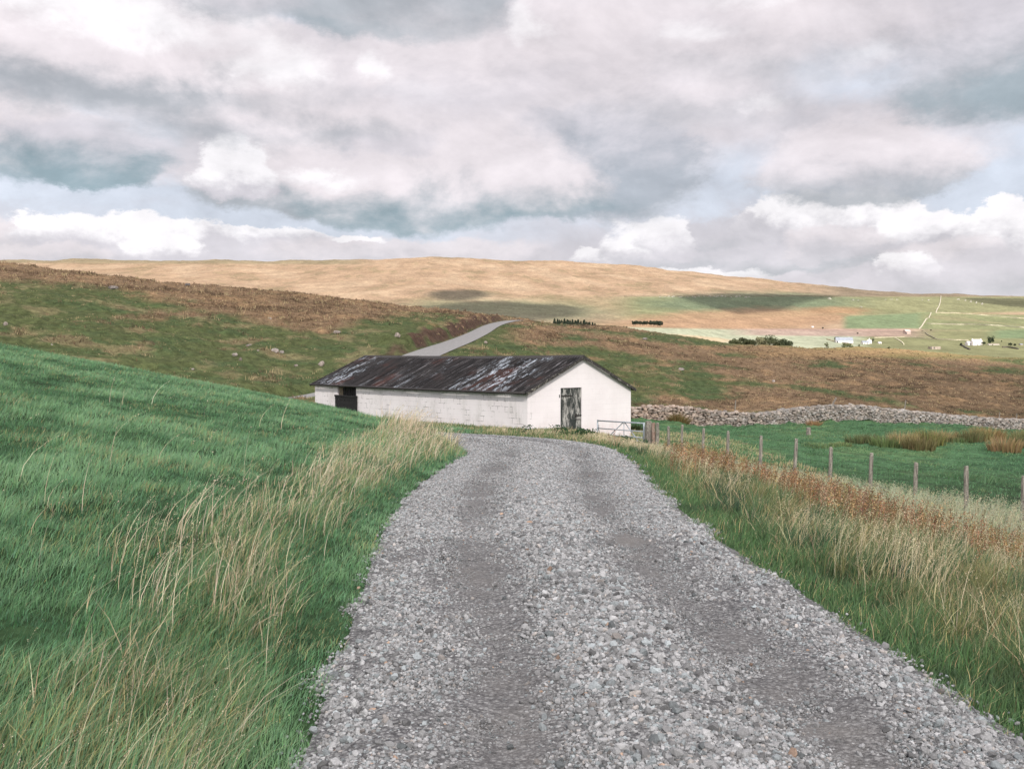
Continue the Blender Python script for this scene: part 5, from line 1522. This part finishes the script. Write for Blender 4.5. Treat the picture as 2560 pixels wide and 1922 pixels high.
    # trees about the farms
    sp = [(2065, 860, 850, 16, 18, 'pale small tree below the long shed', (.16, .18, .09)), (2117, 861, 800, 34, 14, 'wide olive bush tree behind the moor crest under the farms', (.12, .13, .06)), (2146, 864, 800, 18, 12, 'olive bush right of the wide olive one', (.12, .13, .06)),
          (2181, 851, 1240, 9, 12, 'dark tree right beside the white farmhouse', (.05, .07, .045)), (2222, 866, 900, 12, 7, 'low bush on the crest between the two farms', (.13, .14, .07)), (2403, 861, 1220, 9, 11, 'narrow dark tree left of the right hand farm', (.04, .06, .035)),
          (2474, 849, 1240, 27, 24, 'large round dark tree right of the right hand farmhouse', (.04, .065, .035)), (2458, 857, 1240, 12, 13, 'dark tree between the farmhouse and the large round tree', (.04, .06, .035)), (2503, 853, 1500, 5, 4, 'tiny dark bush right of the large round tree', (.05, .07, .04)),
          (2524, 861, 1200, 14, 9, 'low dark bush near the right edge by the farm wall', (.05, .07, .04)), (2536, 862, 1200, 9, 7, 'second low dark bush near the right edge by the farm wall', (.05, .07, .04)), (2056, 820, 1900, 6, 6, 'tiny dark bush at the left end of the pink heather strip', (.05, .05, .04)), (2143, 833, 1500, 6, 4, 'tiny dark bush in the pink heather strip', (.05, .05, .04)),
          (2326, 825, 1700, 6, 5, 'tiny bush right of the lone stone barn', (.07, .08, .05))]
    for i, (px, cy_, Y, w, h, lb, c) in enumerate(sp):
        Y = far_depth(px, cy_ + h / 2, 560, 2600) if Y > 1000 else Y
        X = (px - 1280) / F * Y; g = ground(X, Y); hh = max(z_at(cy_ - h / 2, Y) - g, h / F * Y)
        o = leafy('farm_tree', hh, w / F * Y, 60 + i, c, 900, clumps=12, lsz=.035 * w / F * Y + .1); plant(o, px, Y, 1, 0, lb, 'tree', 'trees and bushes about the far farms')
woods()

# ------------------------------------------------------------------ farm buildings
M_FW = simple('farm_white', (.80, .77, .75), .85, .3, .06); M_SLATE = simple('slate_roof', (.26, .29, .33), .7, .4, .15); M_PALE = simple('pale_roof', (.62, .60, .60), .7, .4, .1)
M_STONE = simple('farm_stone', (.36, .31, .26), .9, .8, .25); M_DARKW = simple('dark_opening', (.03, .035, .04), .5)
def farm(name, px, base, wpx, hpx, depth, wallm, roofm, label, wins, roof_k=.45, rz=0.0, cat='building', roof=True, chim=0, group='farm buildings across the valley'):
    Y = far_depth(px, base, 700, 2600); X = (px - 1280) / F * Y; g = ground(X, Y)
    W = wpx / F * Y; H = hpx / F * Y; e = H * (1 - roof_k)
    r = empty(name, (X, Y, g - .3), rz, label, cat, group)
    m = MB(); m.box(-W/2, W/2, -depth/2, depth/2, -2, e)
    if roof: 
        m.prism([(-depth/2, e), (depth/2, e), (0, H - .1)], 0, -W/2, W/2)
    wl = m.build('wall', wallm, r)
    if roof:
        k = MB(); q = .3
        for s in (-1, 1):
            k.prism([(s * (depth/2 + q), e - .2), (0, H), (0, H + .22), (s * (depth/2 + q), e + .05)], 0, -W/2 - q, W/2 + q)
        rf = k.build('roof', roofm, r)
        for i in range(chim):
            cb = MB(); x = (-1, 1)[i] * (W/2 - .7); cb.box(x - .4, x + .4, -.4, .4, H - .5, H + 1.0); cb.build('chimney', wallm, rf)
    for (a, b, z0_, z1_, kind) in wins:
        k = MB(); k.box(-W/2 + a * W, -W/2 + b * W, -depth/2 - .06, -depth/2 + .04, z0_ * e, z1_ * e); k.build(kind, M_DARKW, r)
farm('long_shed', 2109, 857, 40, 14, 12, M_FW, M_SLATE, 'long white shed with blue grey roof left of the white farmhouse', [(.02, .1, 0, .8, 'door')], .62, R(-8), chim=0)
farm('shed_annex', 2091, 855, 9, 13, 6, M_DARKW, M_DARKW, 'dark lean-to at the left end of the long shed', [], .4, R(-8))
farm('farmhouse', 2162, 860, 16, 8, 7, M_FW, M_SLATE, 'low white farmhouse wing with pale slate roof left of the taller gable', [(.2, .3, .0, .6, 'door'), (.6, .72, .2, .7, 'window')], .5, R(5), 'house')
farm('farmhouse', 2172, 859, 12, 12, 6, M_FW, M_PALE, 'taller white gable of the left hand farmhouse', [(.4, .6, .4, .7, 'window')], .35, R(75), 'house', chim=1)
farm('outbuilding', 2198, 859, 7, 4.5, 5, M_FW, M_PALE, 'small white outbuilding right of the left hand farmhouse', [(.4, .6, 0, .7, 'door')], .4, 0)
farm('stone_barn', 2266, 835, 14, 11, 8, simple('pink_stone', (.46, .37, .33), .9, .8, .2), simple('pink_roof', (.45, .38, .36), .9, .5, .15), 'lone pinkish stone barn at the end of the heather strip', [(.0, .2, .0, .7, 'door')], .4, R(10), 'barn', group=None)
farm('ruined_barn', 2335, 873, 25, 8, 7, M_STONE, M_STONE, 'roofless grey stone barn on the crest between the two farms', [(.02, .10, .0, .95, 'door'), (.33, .40, .2, .9, 'window')], .1, 0, 'barn', False, group=None)
farm('farmhouse', 2422, 863, 14, 10, 7, M_FW, M_PALE, 'smaller white house at the left of the right hand farm', [(.3, .42, .4, .75, 'window')], .4, R(4), 'house')
farm('farmhouse', 2440, 863, 23, 15, 8, M_FW, M_PALE, 'largest white farmhouse of the right hand farm, tree at its right', [(.2, .28, .5, .75, 'window'), (.6, .68, .5, .75, 'window'), (.42, .5, 0, .35, 'door')], .36, R(-5), 'house', chim=2)
farm('outbuilding', 2482, 862, 26, 3, 5, M_FW, M_STONE, 'low pale farm building under the large round tree', [(.3, .4, .1, .8, 'door')], .4, 0)
farm('outbuilding', 2551, 863, 6, 4, 5, M_STONE, M_SLATE, 'tiny stone shed at the right edge beyond the low bushes', [], .4, 0)
farm('field_hut', 2030, 818.5, 5, 3.2, 5, M_FW, M_PALE, 'tiny white hut above the left end of the heather strip', [], .4, 0, 'hut', group=None)
def field_wall(pts, label, tone, h=1.6, w=1.2):
    """a stone field wall laid over the far slopes"""
    P = []
    for (a, b) in zip(pts[:-1], pts[1:]):
        n = max(2, int(math.hypot(b[0]-a[0], b[1]-a[1]) / 5))
        for i in range(n + (b is pts[-1])):
            t_ = i / n; px = a[0] + (b[0]-a[0])*t_; py = a[1] + (b[1]-a[1])*t_; Y = far_depth(px, py); P.append(Vector(((px-1280)/F*Y, Y, 0)))
    # keep it a smooth line
    for _ in range(2): P = [P[0]] + [(P[i-1] + P[i] * 2 + P[i+1]) / 4 for i in range(1, len(P)-1)] + [P[-1]]
    m = MB(); n = len(P); vs = []
    for i, p in enumerate(P):
        d = (P[min(i+1, n-1)] - P[max(i-1, 0)]); d = Vector((-d.y, d.x, 0)).normalized() * w / 2
        g = ground(p.x, p.y); hh = h * random.uniform(.85, 1.1)
        for s, z in ((1, -1.0), (1, hh), (-1, hh), (-1, -1.0)): vs.append((p.x + s*d.x, p.y + s*d.y, g + z))
    fs = [(i*4+j, i*4+j+1, i*4+j+5, i*4+j+4) for i in range(n-1) for j in range(3)] + [(0,1,2,3), (n*4-1, n*4-2, n*4-3, n*4-4)]
    m.add(vs, fs); o = m.build('field_wall', simple('field_wall_stone', tone, .9, .6, .2)); tag(o, label, 'wall', 'stone field walls across the valley')
LT = (.50, .46, .37); DK = (.10, .09, .075)
field_wall([(2350, 741), (2349, 758), (2338, 783)], 'pale wall climbing straight to the skyline on the green fell', LT, 2.0, 1.9)
field_wall([(2326, 783), (2314, 803), (2297, 823)], 'pale diagonal wall from the heather strip up the green slope', LT, 1.9, 1.8)
field_wall([(2316, 810), (2380, 812), (2440, 812), (2500, 815), (2560, 820), (2640, 824)], 'long pale level wall across the green slope above the right hand farm', LT, 1.5, 1.5)
field_wall([(2338, 783), (2400, 784), (2470, 790), (2560, 797), (2640, 800)], 'faint upper wall running right from the climbing wall', (.48, .44, .33), 1.6, 1.6)
field_wall([(2304, 828), (2318, 838), (2343, 850)], 'dark wall running down from the tiny bush to the lower field', (.2, .19, .13), 1.4, 1.4)
field_wall([(2235, 846), (2250, 852), (2259, 862)], 'short pale curved wall below the lone pinkish barn', (.5, .47, .34), 1.3, 1.2)
field_wall([(2185, 845), (2260, 843), (2340, 849), (2420, 851)], 'pale level wall linking the two farms', (.5, .46, .34), 1.2, 1.2)
field_wall([(2400, 862), (2412, 870), (2424, 875)], 'dark curved wall dropping from the right hand farm', DK, 1.6, 1.4)
field_wall([(2505, 869), (2520, 869), (2545, 874)], 'dark short wall below the bushes at the right edge', DK, 1.6, 1.4)
field_wall([(2066, 849), (2090, 855), (2130, 861)], 'thin wall in front of the long shed', (.36, .30, .2), 1.2, 1.0)
field_wall([(1560, 742), (1700, 741), (1850, 742), (2000, 741), (2100, 740)], 'thin dark wall along the foot of the tawny fell above the scar', (.2, .17, .12), 1.4, 1.6)
def crags():
    sp = [(1650 + i * 11 + random.uniform(-4, 4), 741.5 + random.uniform(-1, 1.5), random.uniform(5, 11), random.uniform(2, 4.5)) for i in range(21)]
    sp += [(2130, 750, 8, 4), (2143, 751, 5, 3), (2212, 749, 5, 2.5), (2226, 748, 6, 3), (2240, 748.5, 7, 3), (2303, 750, 5, 2.5), (2318, 750, 7, 3), (2392, 748, 10, 4), (2150, 767, 8, 3), (2070, 746, 14, 5), (2410, 750, 6, 5), (2424, 753, 6, 7), (2438, 756, 5, 7), (2452, 759, 7, 7)]
    Vs = []; Fs = []; off = 0
    for i, (px, py, w, h) in enumerate(sp):
        Y = far_depth(px, py + h * .4, 1200, 4600); X = (px - 1280) / F * Y; g = ground(X, Y); sc = Y / F
        v = rock_variants(1, ICO2, .3, 6)[0][0] * (1 + .2 * np.random.default_rng(i).normal(size=(42, 1))); v = v * [w * sc / 2, w * sc / 3, h * sc * .6] + [X, Y, g + h * sc * .2]
        Vs.append(v); Fs.append(ICO2[1] + off); off += len(v)
    o = mesh_np('limestone_scar', np.concatenate(Vs), np.concatenate(Fs), mat_stones('limestone', .05, .3), col=np.tile(C_(.36, .35, .30), (off, 1)))
    tag(o, 'broken outcrops of pale limestone along the far green scar', 'rock outcrop', kind='stuff')
crags()

# ------------------------------------------------------------------ clouds that shade the land (unseen, outside the view, shaped from the shade they cast)
def mat_shade_cloud():
    m, t, bs = material('cloud')  # only for the unseen clouds that shade the land
    bs.inputs['Base Color'].default_value = (.85, .85, .86, 1); bs.inputs['Roughness'].default_value = 1; bs.inputs['Specular IOR Level'].default_value = 0
    tr = t.new('ShaderNodeBsdfTranslucent'); tr.inputs[0].default_value = (.85, .85, .86, 1)
    mx = t.new('ShaderNodeMixShader'); mx.inputs[0].default_value = .5
    t.l.new(bs.outputs[0], mx.inputs[1]); t.l.new(tr.outputs[0], mx.inputs[2]); t.l.new(mx.outputs[0], t.n['Material Output'].inputs[0])
    return m
M_CLOUD = mat_shade_cloud()
def mat_thin_cloud():
    m = M_CLOUD.copy(); m.name = 'thin_cloud'; t = NT(m.node_tree); out = t.n['Material Output']
    src = out.inputs[0].links[0].from_socket; tp = t.new('ShaderNodeBsdfTransparent')
    mx = t.new('ShaderNodeMixShader'); mx.inputs[0].default_value = .66
    t.l.new(src, mx.inputs[1]); t.l.new(tp.outputs[0], mx.inputs[2]); t.l.new(mx.outputs[0], out.inputs[0])
    return m
M_THIN = mat_thin_cloud()
def cloud(outline, alt=1500.0, thick=120.0, seed=0, ragged=.12, mat=None):
    """outline: ground points (x, y, z) that lie in this cloud's shade"""
    q = []
    for x, y, z in outline:
        k = (alt - z) / SUN.z; q.append((x + SUN.x * k, y + SUN.y * k))
    q = np.array(q); c = q.mean(0); n = len(q); rings = 9
    vs = []; ang = np.linspace(0, 2*np.pi, n, endpoint=False)
    for side in (1, -1):
        for r in range(rings):
            f = 1 - (r / rings) ** 1.5
            p = c + (q - c) * f * (1 + ragged * fbm(np.cos(ang) * 2.2 + 7 * seed, np.sin(ang) * 2.2, 4, seed)[:, None])
            zz = side * thick * math.sqrt(max(0, 1 - f * f)) * (.6 if side > 0 else .12) * (1 + .5 * fbm(p[:, 0] / 90, p[:, 1] / 90, 3, seed + 3)) 
            vs.append(np.stack([p[:, 0], p[:, 1], alt + zz], 1))
    V = np.concatenate(vs + [[[c[0], c[1], alt + thick * .65]], [[c[0], c[1], alt - thick * .12]]])
    fs = []
    for s in (0, 1):
        b = s * rings * n
        for r in range(rings - 1):
            for i in range(n):
                a, d = b + r*n + i, b + r*n + (i+1) % n; fs.append([a, d, d + n, a + n] if s == 0 else [d, a, a + n, d + n])
        last = b + (rings-1)*n; cc = len(V) - 2 + s
        for i in range(0, n): fs.append([last + i, last + (i+1) % n, cc, cc] if s == 0 else [last + (i+1) % n, last + i, cc, cc])
    f4 = [f for f in fs if len(set(f)) == 4]; f3 = [tuple(f[:3]) for f in fs if len(set(f)) == 3]
    m = MB(); m.add([tuple(v) for v in V], [tuple(f) for f in f4] + f3)
    o = m.build('cloud', mat or M_CLOUD, None, True)  # unseen cloud, added to shade the land
    tag(o, 'flat bottomed grey white cloud unseen above the view, shaped to cast shade on the land', kind='structure')
def shade_px(pts, y0=600, y1=5200, **kw):
    """outline given where the shadow lies on the far slopes"""
    out = []; P = pts + [pts[0]]
    for a, b in zip(P[:-1], P[1:]):
        for i in range(6):
            t_ = i / 6; px = a[0] + (b[0]-a[0])*t_; py = a[1] + (b[1]-a[1])*t_; Y = far_depth(px, py, y0, y1); out.append(((px-1280)/F*Y, Y, z_at(py, Y)))
    cloud(out, **kw)
def ring(cx, cy, rx, ry, n=48): return [(cx + rx*math.cos(a), cy + ry*math.sin(a), 0.0) for a in np.linspace(0, 2*math.pi, n, endpoint=False)]
shade_px([(1072, 738), (1100, 727), (1150, 724), (1200, 726), (1218, 736), (1180, 750), (1110, 752)], seed=1, ragged=.05)
shade_px([(1040, 768), (1150, 755), (1260, 752), (1330, 762), (1420, 764), (1465, 775), (1440, 790), (1300, 805), (1100, 790)], seed=2, ragged=.05)
shade_px([(1690, 742), (1800, 733), (1980, 738), (2090, 741), (2010, 755), (1960, 775), (1850, 787), (1780, 770)], seed=3, ragged=.04)
shade_px([(2400, 746), (2480, 746), (2600, 748), (2620, 775), (2510, 765), (2450, 757)], seed=4, ragged=.04)
cloud([(-330, -260, 0), (-120, -330, 0), (120, -330, 0), (300, -250, 0), (330, -80, 0), (300, 60, 0), (260, 120, 0), (190, 160, 0), (130, 190, 0), (80, 225, 0), (30, 260, 0), (-60, 280, 0), (-160, 270, 0), (-280, 220, 0), (-360, 100, 0), (-390, -80, 0)], alt=1500, thick=160, seed=5, ragged=.03, mat=M_THIN)  # unseen sheet shading the near land; part transparent to let some sun through
